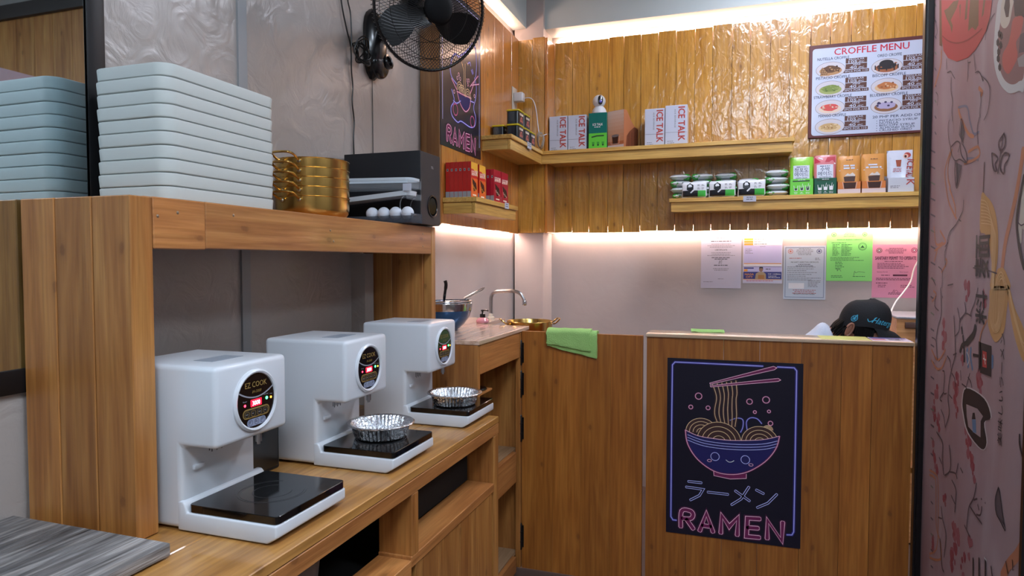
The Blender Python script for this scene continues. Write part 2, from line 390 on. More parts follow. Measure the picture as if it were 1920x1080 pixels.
# ceiling panels of the shop, plus an unseen fill panel added over the stall
for k, (x, y, sx, sy) in enumerate(((.3, 3.12, .3, .2), (.3, -.85, .55, .3), (1.7, .9, .3, .3), (.32, .55, .25, .25))):
    t = thing('ceiling_light', ('unseen fill panel added above the stall to brighten it', 'wide white ceiling panel light nearest the shop front', 'square white ceiling panel light beyond the mural', 'square white ceiling panel light above the viewer')[k], 'ceiling light', (x, y, 3.2))
    part('frame', bx(x - sx - .02, x + sx + .02, y - sy - .02, y + sy + .02, 3.17, 3.199), WHITEP, t, smooth=0)
    part('diffuser', bx(x - sx, x + sx, y - sy, y + sy, 3.163, 3.17), (FILLM, PANELF, PANELF, PANELK)[k], t, smooth=0)

MURAL=[('p','brown',1,[(0.1,2.304),(0.139,2.29),(0.148,2.131),(0.115,2.145)]),
('p','red',2,[(0.125,2.295),(0.627,2.112),(0.615,2.074),(0.591,2.045),(0.549,2.029),(0.493,2.016),(0.433,2.013),(0.32,2.032),(0.223,2.071),(0.166,2.112),(0.145,2.154)]),
('s','rline',5,[(0.15,2.166),(0.218,2.129),(0.314,2.092),(0.415,2.069),(0.501,2.061),(0.552,2.06)]),
('p','olive',3,[(0.267,2.239),(0.324,2.223),(0.305,2.205),(0.242,2.188),(0.266,2.163),(0.258,2.14),(0.241,2.167),(0.196,2.208),(0.161,2.247),(0.208,2.239)]),
('p','olive',3,[(0.437,2.182),(0.516,2.153),(0.52,2.08),(0.494,2.074),(0.463,2.093),(0.426,2.093)]),
('p','olive',3,[(0.398,2.196),(0.418,2.189),(0.41,2.136),(0.39,2.138)]),
('p','olive',3,[(0.556,2.138),(0.573,2.132),(0.56,2.096),(0.546,2.093)]),
('p','olive',3,[(0.332,2.203),(0.346,2.203),(0.343,2.154)]),
('p','white',2,[(0.692,2.095),(0.662,2.058),(0.652,2.004),(0.649,1.962),(0.668,1.911),(0.706,1.866),(0.755,1.834),(0.787,1.823),(0.834,1.818),(0.868,1.826),(0.852,2.037)]),
('p','mauve2',3,[(0.721,2.085),(0.697,2.035),(0.682,1.988),(0.691,1.933),(0.708,1.897),(0.743,1.865),(0.79,1.844),(0.832,1.841),(0.865,1.858),(0.852,2.037)]),
('p','dark',4,[(0.782,2.056),(0.852,2.03),(0.855,1.988),(0.794,2.012)]),
('p','greyl',4,[(0.819,1.9),(0.862,1.9),(0.864,1.868),(0.83,1.877)]),
('p','greyd',4,[(0.832,1.954),(0.858,1.952),(0.862,1.904),(0.827,1.911)]),
('p','pink',5,[(0.785,2.008),(0.847,1.992),(0.836,1.956),(0.808,1.942),(0.821,1.906),(0.795,1.887),(0.76,1.878),(0.723,1.906),(0.719,1.939),(0.754,1.955),(0.77,1.977)]),
('p','cream',5,[(0.708,2.083),(0.696,2.056),(0.698,2.024),(0.728,2.003),(0.759,2.007),(0.776,2.038),(0.78,2.057)]),
('p','dark',6,[(0.727,2.076),(0.719,2.058),(0.735,2.029),(0.753,2.024),(0.76,2.05),(0.757,2.065)]),
('p','dark',5,[(0.689,2.013),(0.701,2.002),(0.702,1.992),(0.691,1.99),(0.68,1.999),(0.679,2.009)]),
('p','dark',5,[(0.68,1.993),(0.692,1.982),(0.693,1.972),(0.682,1.97),(0.671,1.979),(0.67,1.989)]),
('p','dark',5,[(0.688,1.967),(0.7,1.955),(0.701,1.946),(0.69,1.943),(0.679,1.952),(0.678,1.962)]),
('p','dark',5,[(0.687,1.95),(0.698,1.938),(0.699,1.929),(0.689,1.926),(0.677,1.935),(0.676,1.945)]),
('p','dark',5,[(0.699,1.923),(0.711,1.912),(0.712,1.903),(0.701,1.9),(0.69,1.909),(0.689,1.918)]),
('p','dark',5,[(0.705,2.003),(0.716,1.992),(0.717,1.982),(0.706,1.98),(0.695,1.989),(0.694,1.998)]),
('p','dark',5,[(0.702,1.98),(0.713,1.968),(0.714,1.959),(0.703,1.957),(0.692,1.965),(0.692,1.975)]),
('s','twig',5,[(0.208,2.073),(0.208,2.038)]),
('s','twig',5,[(0.487,2.009),(0.496,1.98),(0.504,1.955)]),
('s','twig',5,[(0.433,2.005),(0.436,1.977),(0.432,1.942)]),
('s','twig',5,[(0.22,2.024),(0.257,2.019),(0.28,2.002),(0.307,1.982)]),
('s','twig',5,[(0.504,1.949),(0.533,1.945),(0.557,1.926),(0.572,1.907)]),
('s','twig',5,[(0.266,1.997),(0.266,1.954),(0.288,1.915),(0.28,1.887),(0.294,1.85)]),
('s','twig',5,[(0.552,1.882),(0.561,1.854),(0.552,1.829),(0.558,1.809)]),
('s','twig',5,[(0.459,1.992),(0.434,1.997)]),
('s','twig',5,[(0.256,1.862),(0.244,1.838),(0.263,1.783)]),
('s','twig',5,[(0.087,1.992),(0.114,1.972),(0.109,1.941)]),
('s','twig',5,[(0.045,2.264),(0.085,2.205),(0.069,2.191)]),
('s','twig',5,[(0.651,2.068),(0.6,2.057),(0.582,2.019)]),
('s','twig',5,[(0.557,1.926),(0.614,1.893),(0.632,1.859),(0.62,1.815),(0.59,1.795)]),
('s','twig',5,[(0.55,1.811),(0.535,1.783),(0.545,1.736)]),
('s','orange',14,[(0.141,2.119),(0.137,2.075),(0.107,2.047),(0.065,2.016)]),
('s','orange',14,[(0.346,1.885),(0.369,1.851),(0.452,1.783),(0.502,1.766)]),
('s','orange',14,[(0.537,1.897),(0.567,1.878),(0.556,1.87)]),
('s','bluegrey',9,[(0.346,1.883),(0.433,1.866),(0.461,1.821),(0.501,1.774),(0.548,1.77)]),
('s','twig',6,[(0.271,1.781),(0.296,1.743),(0.333,1.719),(0.381,1.716),(0.447,1.697),(0.438,1.73),(0.403,1.759)]),
('s','twig',6,[(0.377,1.764),(0.393,1.729),(0.447,1.697)]),
('s','twig',6,[(0.333,1.719),(0.33,1.679),(0.355,1.63),(0.386,1.656),(0.402,1.695)]),
('s','twig',6,[(0.347,1.715),(0.357,1.676),(0.354,1.635)]),
('s','twig',6,[(0.367,1.794),(0.383,1.84),(0.416,1.794),(0.406,1.759)]),
('s','twig',6,[(0.385,1.824),(0.393,1.761)]),
('s','twig',6,[(0.286,1.77),(0.342,1.778),(0.377,1.764),(0.359,1.742)]),
('p','greyd',2,[(0.334,1.714),(0.396,1.696),(0.356,1.634)]),
('p','greyd',2,[(0.368,1.79),(0.384,1.836),(0.414,1.79),(0.4,1.764)]),
('s','twig',8,[(0.745,1.73),(0.709,1.713),(0.725,1.689),(0.752,1.695),(0.757,1.715),(0.745,1.73)]),
('s','twig',8,[(0.661,1.692),(0.668,1.662),(0.68,1.645),(0.7,1.64),(0.689,1.659),(0.707,1.671),(0.687,1.684),(0.661,1.692)]),
('s','twig',8,[(0.786,1.67),(0.754,1.678),(0.727,1.661),(0.729,1.64),(0.753,1.626),(0.756,1.647),(0.778,1.657),(0.788,1.668)]),
('s','twig',8,[(0.727,1.699),(0.722,1.669),(0.71,1.632)]),
('s','twig',8,[(0.736,1.725),(0.733,1.698)]),
('s','brown2',10,[(0.601,1.675),(0.598,1.588)]),
('s','brown2',6,[(0.582,1.49),(0.584,1.468)]),
('p','noodle',1,[(0.585,1.589),(0.629,1.578),(0.667,1.559),(0.699,1.528),(0.719,1.484),(0.725,1.442),(0.722,1.4),(0.708,1.357),(0.726,1.379),(0.763,1.383),(0.792,1.366),(0.814,1.331),(0.68,1.326),(0.685,1.375),(0.673,1.414),(0.655,1.451),(0.621,1.476),(0.58,1.491)]),
('s','noodlel',3,[(0.586,1.573),(0.63,1.562),(0.664,1.523),(0.678,1.457),(0.684,1.407),(0.688,1.327)]),
('s','noodlel',3,[(0.587,1.563),(0.636,1.552),(0.669,1.517),(0.683,1.457),(0.688,1.407),(0.691,1.327)]),
('s','noodlel',3,[(0.588,1.554),(0.642,1.543),(0.674,1.511),(0.688,1.457),(0.691,1.407),(0.693,1.327)]),
('s','noodlel',3,[(0.589,1.544),(0.648,1.534),(0.679,1.506),(0.692,1.457),(0.695,1.407),(0.696,1.327)]),
('s','noodlel',3,[(0.589,1.535),(0.653,1.525),(0.683,1.5),(0.697,1.457),(0.698,1.407),(0.698,1.327)]),
('s','noodlel',3,[(0.59,1.526),(0.659,1.516),(0.688,1.495),(0.702,1.457),(0.702,1.407),(0.7,1.327)]),
('s','noodlel',3,[(0.591,1.516),(0.664,1.507),(0.693,1.489),(0.707,1.457),(0.705,1.407),(0.703,1.327)]),
('s','noodlel',3,[(0.592,1.507),(0.67,1.499),(0.697,1.483),(0.711,1.456),(0.709,1.407),(0.705,1.327)]),
('s','noodlel',4,[(0.725,1.328),(0.728,1.354),(0.755,1.372),(0.784,1.352),(0.803,1.331)]),
('s','noodlel',4,[(0.736,1.328),(0.736,1.351),(0.755,1.364),(0.776,1.352),(0.794,1.331)]),
('s','noodlel',4,[(0.748,1.329),(0.745,1.348),(0.756,1.355),(0.769,1.352),(0.785,1.33)]),
('s','blackish',16,[(0.885,1.604),(0.863,1.555),(0.848,1.504),(0.858,1.459),(0.882,1.41),(0.901,1.384)]),
('p','cream',2,[(0.869,1.577),(0.886,1.578),(0.894,1.483),(0.881,1.477),(0.879,1.445),(0.863,1.449),(0.854,1.478),(0.866,1.516)]),
('s','twig',5,[(0.859,1.494),(0.876,1.487),(0.893,1.489)]),
('s','orange',26,[(0.872,1.669),(0.858,1.62),(0.833,1.558),(0.799,1.494),(0.772,1.441),(0.758,1.383)]),
('s','twig',6,[(0.431,1.586),(0.424,1.554),(0.39,1.532),(0.411,1.523)]),
('s','twig',6,[(0.39,1.532),(0.351,1.513),(0.289,1.491),(0.263,1.448),(0.243,1.422),(0.262,1.382)]),
('s','twig',6,[(0.248,1.448),(0.277,1.461)]),
('s','twig',6,[(0.534,1.381),(0.602,1.381),(0.677,1.373),(0.726,1.368)]),
('s','twig',6,[(0.096,1.344),(0.149,1.317)]),
('s','twig',6,[(0.289,1.322),(0.346,1.328)]),
('s','twig',6,[(0.176,1.382),(0.225,1.364),(0.222,1.311)]),
('s','orange',10,[(0.273,1.755),(0.225,1.714),(0.22,1.68),(0.265,1.601),(0.327,1.553),(0.359,1.534)]),
('s','orange',10,[(0.294,1.76),(0.254,1.719),(0.258,1.671),(0.283,1.642)]),
('s','orange',10,[(0.457,1.727),(0.54,1.729),(0.559,1.704),(0.508,1.696),(0.422,1.698)]),
('s','orange',10,[(0.276,1.638),(0.339,1.577),(0.348,1.543)]),
('s','orange',10,[(0.181,1.504),(0.247,1.466),(0.201,1.454),(0.121,1.437)]),
('s','orange',10,[(0.105,1.521),(0.136,1.46),(0.216,1.462)]),
('s','orange',10,[(0.154,1.441),(0.116,1.4)]),
('s','orange',10,[(0.209,1.364),(0.268,1.396),(0.252,1.409)]),
('s','bluegrey',8,[(0.446,1.709),(0.495,1.703),(0.549,1.69)]),
('p','noodle',1,[(0.68,1.328),(0.796,1.332),(0.797,1.272),(0.781,1.219),(0.731,1.187),(0.69,1.203),(0.664,1.236),(0.674,1.284)]),
('p','noodle',1,[(0.796,1.332),(0.812,1.333),(0.85,1.285),(0.913,1.232),(0.918,1.161),(0.865,1.201),(0.822,1.267)]),
('s','noodlel',3,[(0.688,1.328),(0.677,1.27),(0.688,1.235),(0.719,1.213),(0.757,1.227),(0.784,1.291),(0.787,1.332)]),
('s','noodlel',3,[(0.694,1.329),(0.684,1.271),(0.694,1.235),(0.721,1.217),(0.754,1.231),(0.777,1.291),(0.781,1.332)]),
('s','noodlel',3,[(0.7,1.329),(0.691,1.271),(0.7,1.236),(0.723,1.221),(0.752,1.235),(0.771,1.29),(0.774,1.332)]),
('s','noodlel',3,[(0.706,1.329),(0.698,1.272),(0.706,1.236),(0.725,1.225),(0.749,1.239),(0.764,1.29),(0.767,1.331)]),
('s','noodlel',3,[(0.712,1.329),(0.706,1.272),(0.712,1.237),(0.728,1.229),(0.746,1.243),(0.758,1.289),(0.761,1.331)]),
('s','noodlel',3,[(0.718,1.329),(0.713,1.273),(0.717,1.237),(0.73,1.233),(0.744,1.247),(0.751,1.289),(0.754,1.331)]),
('s','noodlel',3,[(0.724,1.33),(0.72,1.273),(0.723,1.238),(0.732,1.237),(0.741,1.251),(0.744,1.289),(0.747,1.331)]),
('s','noodlel',3,[(0.729,1.33),(0.727,1.274),(0.729,1.238),(0.734,1.241),(0.739,1.255),(0.737,1.288),(0.741,1.33)]),
('s','noodlel',4,[(0.808,1.326),(0.843,1.268),(0.889,1.214),(0.916,1.185)]),
('s','noodlel',4,[(0.812,1.326),(0.848,1.269),(0.894,1.214),(0.916,1.194)]),
('s','noodlel',4,[(0.815,1.326),(0.853,1.269),(0.898,1.215),(0.915,1.204)]),
('s','ink',14,[(0.441,1.199),(0.448,1.181)]),
('s','ink',30,[(0.566,1.213),(0.55,1.188),(0.493,1.158)]),
('s','ink',20,[(0.493,1.158),(0.45,1.145),(0.432,1.124)]),
('s','ink',16,[(0.456,1.174),(0.469,1.139),(0.475,1.1)]),
('s','bluegrey2',16,[(0.5,1.139),(0.496,1.123),(0.511,1.089)]),
('s','bluegrey2',14,[(0.53,1.147),(0.53,1.119),(0.549,1.087)]),
('s','white',5,[(0.497,1.131),(0.521,1.114),(0.504,1.092)]),
('p','ink',3,[(0.595,1.174),(0.614,1.174),(0.619,1.105),(0.602,1.086)]),
('p','ink',3,[(0.608,1.173),(0.699,1.173),(0.703,1.09),(0.615,1.088)]),
('p','redsign',4,[(0.63,1.152),(0.664,1.152),(0.667,1.109),(0.633,1.107)]),
('s','white',5,[(0.639,1.131),(0.66,1.13)]),
('s','white',5,[(0.643,1.142),(0.656,1.118)]),
('p','ink',3,[(0.549,1.134),(0.6,1.137),(0.601,1.128),(0.55,1.125)]),
('p','bluegrey2',3,[(0.701,1.15),(0.715,1.15),(0.715,1.116),(0.704,1.111)]),
('p','whiteline',2,[(0.495,1.026),(0.658,1.026),(0.716,0.986),(0.667,0.958),(0.69,0.909),(0.644,0.876),(0.521,0.893),(0.471,0.941),(0.46,0.976)]),
('p','ink',3,[(0.5,1.023),(0.653,1.022),(0.708,0.982),(0.659,0.956),(0.682,0.907),(0.643,0.879),(0.527,0.898),(0.481,0.944),(0.468,0.977)]),
('p','mural',4,[(0.504,0.976),(0.602,0.983),(0.649,0.972),(0.631,0.954),(0.634,0.909),(0.579,0.909),(0.528,0.914),(0.511,0.942)]),
('p','bluegrey2',5,[(0.559,0.943),(0.591,0.95),(0.599,0.912),(0.568,0.908)]),
('p','ink',5,[(0.563,0.963),(0.58,0.967),(0.589,0.95),(0.557,0.943)]),
('s','twig',7,[(0.206,1.31),(0.222,1.226),(0.186,1.177),(0.166,1.13)]),
('s','twig',7,[(0.464,1.276),(0.475,1.248),(0.424,1.22),(0.416,1.186),(0.381,1.166)]),
('s','twig',7,[(0.397,1.255),(0.424,1.22)]),
('s','twig',7,[(0.528,1.24),(0.498,1.244),(0.475,1.244)]),
('s','twig',7,[(0.579,1.324),(0.554,1.281),(0.532,1.26),(0.52,1.244)]),
('s','twig',7,[(0.362,1.228),(0.374,1.174),(0.386,1.112),(0.356,1.062),(0.331,1.015),(0.322,0.957),(0.34,0.913),(0.301,0.858)]),
('s','twig',7,[(0.302,1.093),(0.333,1.082),(0.349,1.052)]),
('s','twig',7,[(0.399,1.114),(0.366,1.105)]),
('s','twig',7,[(0.255,1.037),(0.278,1.032),(0.273,0.969),(0.306,0.971)]),
('s','twig',7,[(0.273,0.969),(0.232,0.939),(0.256,0.935)]),
('s','twig',7,[(0.248,0.906),(0.283,0.887),(0.301,0.856)]),
('s','twig',7,[(0.357,1.045),(0.386,1.033),(0.395,1.009)]),
('s','twig',7,[(0.335,0.972),(0.367,0.966)]),
('s','twig',7,[(0.53,1.072),(0.498,1.023)]),
('s','twig',7,[(0.514,1.058),(0.538,1.05),(0.551,1.035)]),
('s','twig',7,[(0.46,1.029),(0.504,1.026)]),
('s','twig',7,[(0.152,1.28),(0.139,1.247),(0.19,1.232)]),
('s','twig',7,[(0.115,1.133),(0.167,1.125),(0.189,1.064)]),
('s','twig',7,[(0.443,1.067),(0.45,1.039)]),
('s','twig',7,[(0.232,1.284),(0.236,1.278)]),
('s','orange',9,[(0.111,1.09),(0.172,1.066),(0.22,1.073),(0.278,1.111)]),
('s','orange',9,[(0.114,1.053),(0.175,1.034),(0.238,1.044),(0.288,1.086)]),
('s','orange',9,[(0.104,1.259),(0.152,1.285),(0.117,1.297)]),
('s','orange',9,[(0.657,1.239),(0.617,1.203),(0.603,1.175)]),
('b','blossom2',0.035,[(0.48,1.305)]),
('b','blossom',0.038500000000000006,[(0.264,1.185)]),
('b','blossom2',0.03150000000000001,[(0.245,1.138)]),
('b','blossom',0.035,[(0.601,1.061)]),
('b','blossom2',0.028000000000000004,[(0.63,1.043)]),
('b','blossom',0.035,[(0.408,1.02)]),
('b','blossom2',0.035,[(0.39,0.983)]),
('b','blossom2',0.03150000000000001,[(0.182,0.962)]),
('b','blossom',0.035,[(0.163,0.893)]),
('b','blossom2',0.028000000000000004,[(0.631,1.293)]),
('b','blossom',0.0245,[(0.453,1.105)]),
('b','blossom',0.03150000000000001,[(0.216,0.859)]),
('b','blossom2',0.028000000000000004,[(0.409,0.932)]),
('b','blossom2',0.03150000000000001,[(0.526,0.906)]),
('s','twig',8,[(0.203,0.819),(0.276,0.801),(0.278,0.748),(0.3,0.702)]),
('s','twig',8,[(0.349,0.812),(0.367,0.774),(0.363,0.734),(0.312,0.703)]),
('s','twig',8,[(0.364,0.73),(0.418,0.742),(0.439,0.732)]),
('s','twig',8,[(0.446,0.781),(0.428,0.745)]),
('s','twig',8,[(0.387,0.711),(0.429,0.695),(0.43,0.658),(0.425,0.623)]),
('s','twig',8,[(0.384,0.661),(0.427,0.648)]),
('s','twig',8,[(0.614,0.773),(0.595,0.726),(0.557,0.686),(0.546,0.65),(0.539,0.612)]),
('s','twig',8,[(0.595,0.719),(0.623,0.732)]),
('s','twig',8,[(0.566,0.689),(0.604,0.683),(0.666,0.676)]),
('s','twig',8,[(0.52,0.617),(0.57,0.602)]),
('s','twig',8,[(0.28,0.588),(0.298,0.555),(0.339,0.517),(0.327,0.438)]),
('s','twig',8,[(0.252,0.542),(0.291,0.552)]),
('s','twig',8,[(0.469,0.774),(0.491,0.766)]),
('s','twig',8,[(0.242,0.743),(0.275,0.73)]),
('s','twig',8,[(0.621,0.686),(0.653,0.697),(0.662,0.723)]),
('s','twig',8,[(0.274,0.478),(0.304,0.401),(0.328,0.39)]),
('s','twig',8,[(0.629,0.717),(0.641,0.706)]),
('s','twig',8,[(0.655,0.743),(0.66,0.743)]),
('s','twig',8,[(0.687,0.743),(0.689,0.742)]),
('p','greyd',2,[(0.78,0.816),(0.761,0.779),(0.766,0.749),(0.791,0.737),(0.831,0.731),(0.835,0.723),(0.813,0.756),(0.796,0.791)]),
('s','ink',6,[(0.78,0.816),(0.761,0.779),(0.768,0.746),(0.796,0.735),(0.833,0.722)]),
('s','ink',5,[(0.78,0.816),(0.799,0.789),(0.813,0.756),(0.831,0.731)]),
('s','orange',9,[(0.124,0.664),(0.192,0.673),(0.229,0.662),(0.243,0.575),(0.246,0.467),(0.223,0.417),(0.151,0.375)]),
('s','orange',9,[(0.126,0.648),(0.185,0.657),(0.208,0.637),(0.224,0.504),(0.275,0.47),(0.294,0.424),(0.234,0.389),(0.152,0.363)]),
('s','orange',34,[(0.944,0.727),(0.905,0.688),(0.857,0.644),(0.821,0.598)]),
('s','ink',14,[(0.604,0.552),(0.608,0.501)]),
('s','ink',14,[(0.652,0.573),(0.656,0.524)]),
('s','ink',14,[(0.701,0.594),(0.705,0.546)]),
('s','white',6,[(0.694,0.594),(0.709,0.592)]),
('s','ink',8,[(0.745,0.591),(0.756,0.569)]),
('s','ink',6,[(0.844,0.648),(0.859,0.624)]),
('s','ink',6,[(0.885,0.669),(0.891,0.646)]),
('s','ink',12,[(0.906,0.984),(0.908,0.962),(0.926,0.938)]),
('b','blossom',0.038500000000000006,[(0.575,0.828)]),
('b','blossom2',0.03150000000000001,[(0.543,0.851)]),
('b','blossom',0.028000000000000004,[(0.589,0.798)]),
('b','blossom2',0.038500000000000006,[(0.412,0.576)]),
('b','blossom',0.045500000000000006,[(0.449,0.548)]),
('b','blossom',0.035,[(0.177,0.743)]),
('b','blossom2',0.03150000000000001,[(0.205,0.709)]),
('b','blossom2',0.03150000000000001,[(0.517,0.872)]),
('b','blossom2',0.042,[(0.422,0.47)]),
('b','blossom2',0.038500000000000006,[(0.512,0.492)]),
('b','blossom2',0.028000000000000004,[(0.307,0.624)]),
('b','blossom2',0.03150000000000001,[(0.198,0.425)]),
('b','blossom2',0.03150000000000001,[(0.567,0.564)]),
('s','green',7,[(0.041,2.312),(0.059,2.297)]),
('s','brick',7,[(0.046,2.254),(0.065,2.24)]),
('s','brick',7,[(0.051,2.197),(0.07,2.183)]),
('s','green',7,[(0.057,2.139),(0.075,2.126)]),
('s','brick',7,[(0.062,2.082),(0.08,2.069)]),
('s','brick',7,[(0.067,2.025),(0.085,2.012)]),
('s','green',7,[(0.072,1.968),(0.091,1.955)]),
('s','brick',7,[(0.078,1.911),(0.096,1.899)]),
('s','brick',7,[(0.083,1.854),(0.101,1.843)]),
('s','brick',7,[(0.036,1.798),(0.093,1.781)]),
('s','brick',7,[(0.041,1.74),(0.098,1.724)]),
('s','green',7,[(0.047,1.683),(0.103,1.668)]),
('s','brick',7,[(0.052,1.625),(0.109,1.612)]),
('s','brick',7,[(0.057,1.568),(0.114,1.556)]),
('s','green',7,[(0.063,1.511),(0.119,1.5)]),
('s','brick',7,[(0.068,1.454),(0.124,1.444)]),
('s','brick',7,[(0.073,1.397),(0.129,1.388)]),
('s','green',7,[(0.079,1.34),(0.134,1.333)]),
('s','brick',7,[(0.085,1.275),(0.127,1.269)]),
('s','green',7,[(0.09,1.219),(0.132,1.213)]),
('s','brick',7,[(0.095,1.162),(0.137,1.158)]),
('s','brick',7,[(0.1,1.106),(0.142,1.103)]),
('s','green',7,[(0.106,1.05),(0.147,1.048)]),
('s','brick',7,[(0.111,0.994),(0.152,0.992)]),
('s','brick',7,[(0.116,0.938),(0.157,0.938)]),
('s','green',7,[(0.121,0.882),(0.162,0.883)]),
('s','brick',7,[(0.126,0.827),(0.167,0.828)]),
('s','green',7,[(0.131,0.782),(0.158,0.781)]),
('s','brick',7,[(0.136,0.727),(0.163,0.726)]),
('s','brick',7,[(0.141,0.671),(0.168,0.671)]),
('s','green',7,[(0.146,0.616),(0.173,0.617)]),
('s','brick',7,[(0.151,0.561),(0.178,0.562)]),
('s','brick',7,[(0.156,0.506),(0.183,0.508)]),
('s','green',7,[(0.161,0.452),(0.188,0.454)]),
('s','brick',7,[(0.166,0.397),(0.193,0.4)]),
('s','brick',7,[(0.172,0.342),(0.198,0.346)])]
NEON={'border1':[(0.3708,0.7169),(0.2273,0.7174),(0.0838,0.7171),(0.03,0.717),(0.0198,0.7047),(0.019,0.4448),(0.0194,0.0669),(0.0279,0.0537),(0.0424,0.0537)],'border2':[(0.4246,0.7169),(0.4857,0.7166),(0.4949,0.705),(0.4947,0.403),(0.4943,0.0649),(0.4878,0.0515),(0.4689,0.0494)],'chop1':[(0.1693,0.638),(0.4103,0.7186),(0.4225,0.7131),(0.4138,0.7051),(0.1707,0.6326)],'chop2':[(0.1707,0.6272),(0.4281,0.6717),(0.4374,0.6654),(0.428,0.6596),(0.1735,0.6219)],'rim':[(0.0744,0.4371),(0.1246,0.4174),(0.1894,0.4107),(0.2614,0.4099),(0.3694,0.4217),(0.4343,0.4416)],'bowl':[(0.0744,0.4371),(0.0847,0.3792),(0.1239,0.32),(0.1885,0.2774),(0.2533,0.2693),(0.3183,0.2865),(0.3834,0.3339),(0.4233,0.3901),(0.4365,0.4417)],'stripe':[(0.0836,0.4182),(0.1533,0.3986),(0.2613,0.3945),(0.3694,0.4043),(0.4299,0.4224)],'base':[(0.1885,0.2774),(0.1898,0.2582),(0.2532,0.2509),(0.3146,0.2595),(0.3147,0.2778)],'mouth':[(0.2356,0.3278),(0.2464,0.3203),(0.2572,0.3212),(0.2666,0.3274)],'egg1':[(0.2489,0.4906),(0.2763,0.5016),(0.2978,0.4969),(0.2991,0.4686),(0.2904,0.445)],'egg2':[(0.3156,0.4545),(0.3122,0.4887),(0.3267,0.5064),(0.3518,0.505),(0.3697,0.4864)],'kana':[[(0.0885,0.2231),(0.1412,0.2227)],[(0.0797,0.1988),(0.1482,0.1961),(0.1336,0.169),(0.0973,0.1458)],[(0.1662,0.187),(0.2456,0.1863)],[(0.3252,0.226),(0.296,0.1735),(0.2598,0.1454)],[(0.2731,0.2043),(0.3285,0.1691)],[(0.3526,0.2171),(0.3807,0.2046)],[(0.4298,0.2077),(0.3971,0.1682),(0.3573,0.1453)]],'ramen':[[(0.0602,0.0283),(0.063,0.0952),(0.0969,0.1005),(0.1091,0.0862),(0.0989,0.0679),(0.0642,0.0656)],[(0.0822,0.0645),(0.1108,0.0263)],[(0.1361,0.0214),(0.1619,0.0981),(0.1889,0.0236)],[(0.1457,0.0458),(0.1804,0.0451)],[(0.2193,0.0232),(0.2219,0.0968),(0.252,0.0538),(0.2848,0.0958),(0.2829,0.0227)],[(0.3679,0.1007),(0.3209,0.098),(0.3184,0.0229),(0.3676,0.0246)],[(0.3207,0.0598),(0.362,0.062)],[(0.3965,0.024),(0.3968,0.0999),(0.4508,0.0225),(0.4532,0.0982)]],'circ':[(0.1258,0.5811,0.0129),(0.0953,0.534,0.0079),(0.1636,0.5352,0.0079),(0.3227,0.5719,0.0107),(0.3846,0.5831,0.0129),(0.3433,0.5311,0.0057),(0.3959,0.5374,0.0057),(0.4021,0.4901,0.0086)],'eyes':[(0.1932,0.3374),(0.3099,0.3355)],'cheeks':[(0.1714,0.3186),(0.3314,0.3167)],'mounds':[(0.1392,0.4395,0.0629),(0.2073,0.4074,0.0858),(0.3637,0.4175,0.0694),(0.3927,0.4712,0.0186)],'strands':[[(0.1801,0.6331),(0.1921,0.6005),(0.1962,0.5736),(0.1902,0.5346),(0.1914,0.5037),(0.2077,0.4623)],[(0.1981,0.6372),(0.2086,0.6014),(0.2113,0.5745),(0.2067,0.5356),(0.208,0.5048),(0.2199,0.4631)],[(0.216,0.6412),(0.2251,0.6023),(0.2264,0.5754),(0.2233,0.5367),(0.2245,0.5059),(0.2322,0.464)],[(0.234,0.6452),(0.2417,0.6033),(0.2415,0.5763),(0.2398,0.5377),(0.2411,0.507),(0.2444,0.4648)],[(0.252,0.6492),(0.2582,0.6042),(0.2566,0.5772),(0.2564,0.5387),(0.2576,0.5081),(0.2566,0.4657)],[(0.27,0.6532),(0.2747,0.6051),(0.2717,0.5781),(0.2729,0.5398),(0.2742,0.5091),(0.2689,0.4665)]]}
BEAR={'lines':[('blue',[(0.125,0.277),(0.153,0.232),(0.117,0.193),(0.127,0.156),(0.192,0.137),(0.237,0.15),(0.35,0.143),(0.409,0.16),(0.425,0.203),(0.397,0.249),(0.425,0.304),(0.434,0.362),(0.409,0.404)]),('blue',[(0.133,0.426),(0.108,0.375),(0.125,0.335),(0.183,0.316)]),('blue',[(0.425,0.555),(0.437,0.475),(0.425,0.409)]),('blue',[(0.133,0.426),(0.167,0.454),(0.208,0.452)]),('blue',[(0.35,0.539),(0.387,0.568),(0.425,0.555)]),('blue',[(0.208,0.452),(0.284,0.493),(0.35,0.539)]),('blue',[(0.142,0.229),(0.183,0.225),(0.23,0.247)]),('blue',[(0.35,0.273),(0.4,0.277)]),('pink',[(0.183,0.283),(0.25,0.283),(0.364,0.29)]),('pink',[(0.187,0.281),(0.225,0.233),(0.287,0.208),(0.339,0.235),(0.362,0.288)]),('pink',[(0.35,0.345),(0.459,0.425)]),('pink',[(0.367,0.356),(0.47,0.386)]),('pink',[(0.122,0.328),(0.183,0.29)]),('pink',[(0.409,0.383),(0.35,0.307)]),('cream',[(0.25,0.427),(0.27,0.396),(0.267,0.308)]),('cream',[(0.287,0.44),(0.287,0.4),(0.29,0.313)]),('cream',[(0.309,0.453),(0.325,0.444)]),('cream',[(0.242,0.435),(0.259,0.426)]),('blue',[(0.317,0.448),(0.35,0.464),(0.359,0.449)]),('blue',[(0.367,0.431),(0.384,0.415)]),('blue',[(0.38,0.438),(0.394,0.421)])],'feet':[(0.167,0.192),(0.38,0.176)],'mounds':[(0.22,0.311),(0.25,0.303),(0.322,0.301)],'dots':[(0.208,0.368),(0.225,0.351),(0.192,0.347),(0.334,0.371),(0.312,0.366),(0.322,0.348),(0.409,0.311),(0.153,0.273)]}

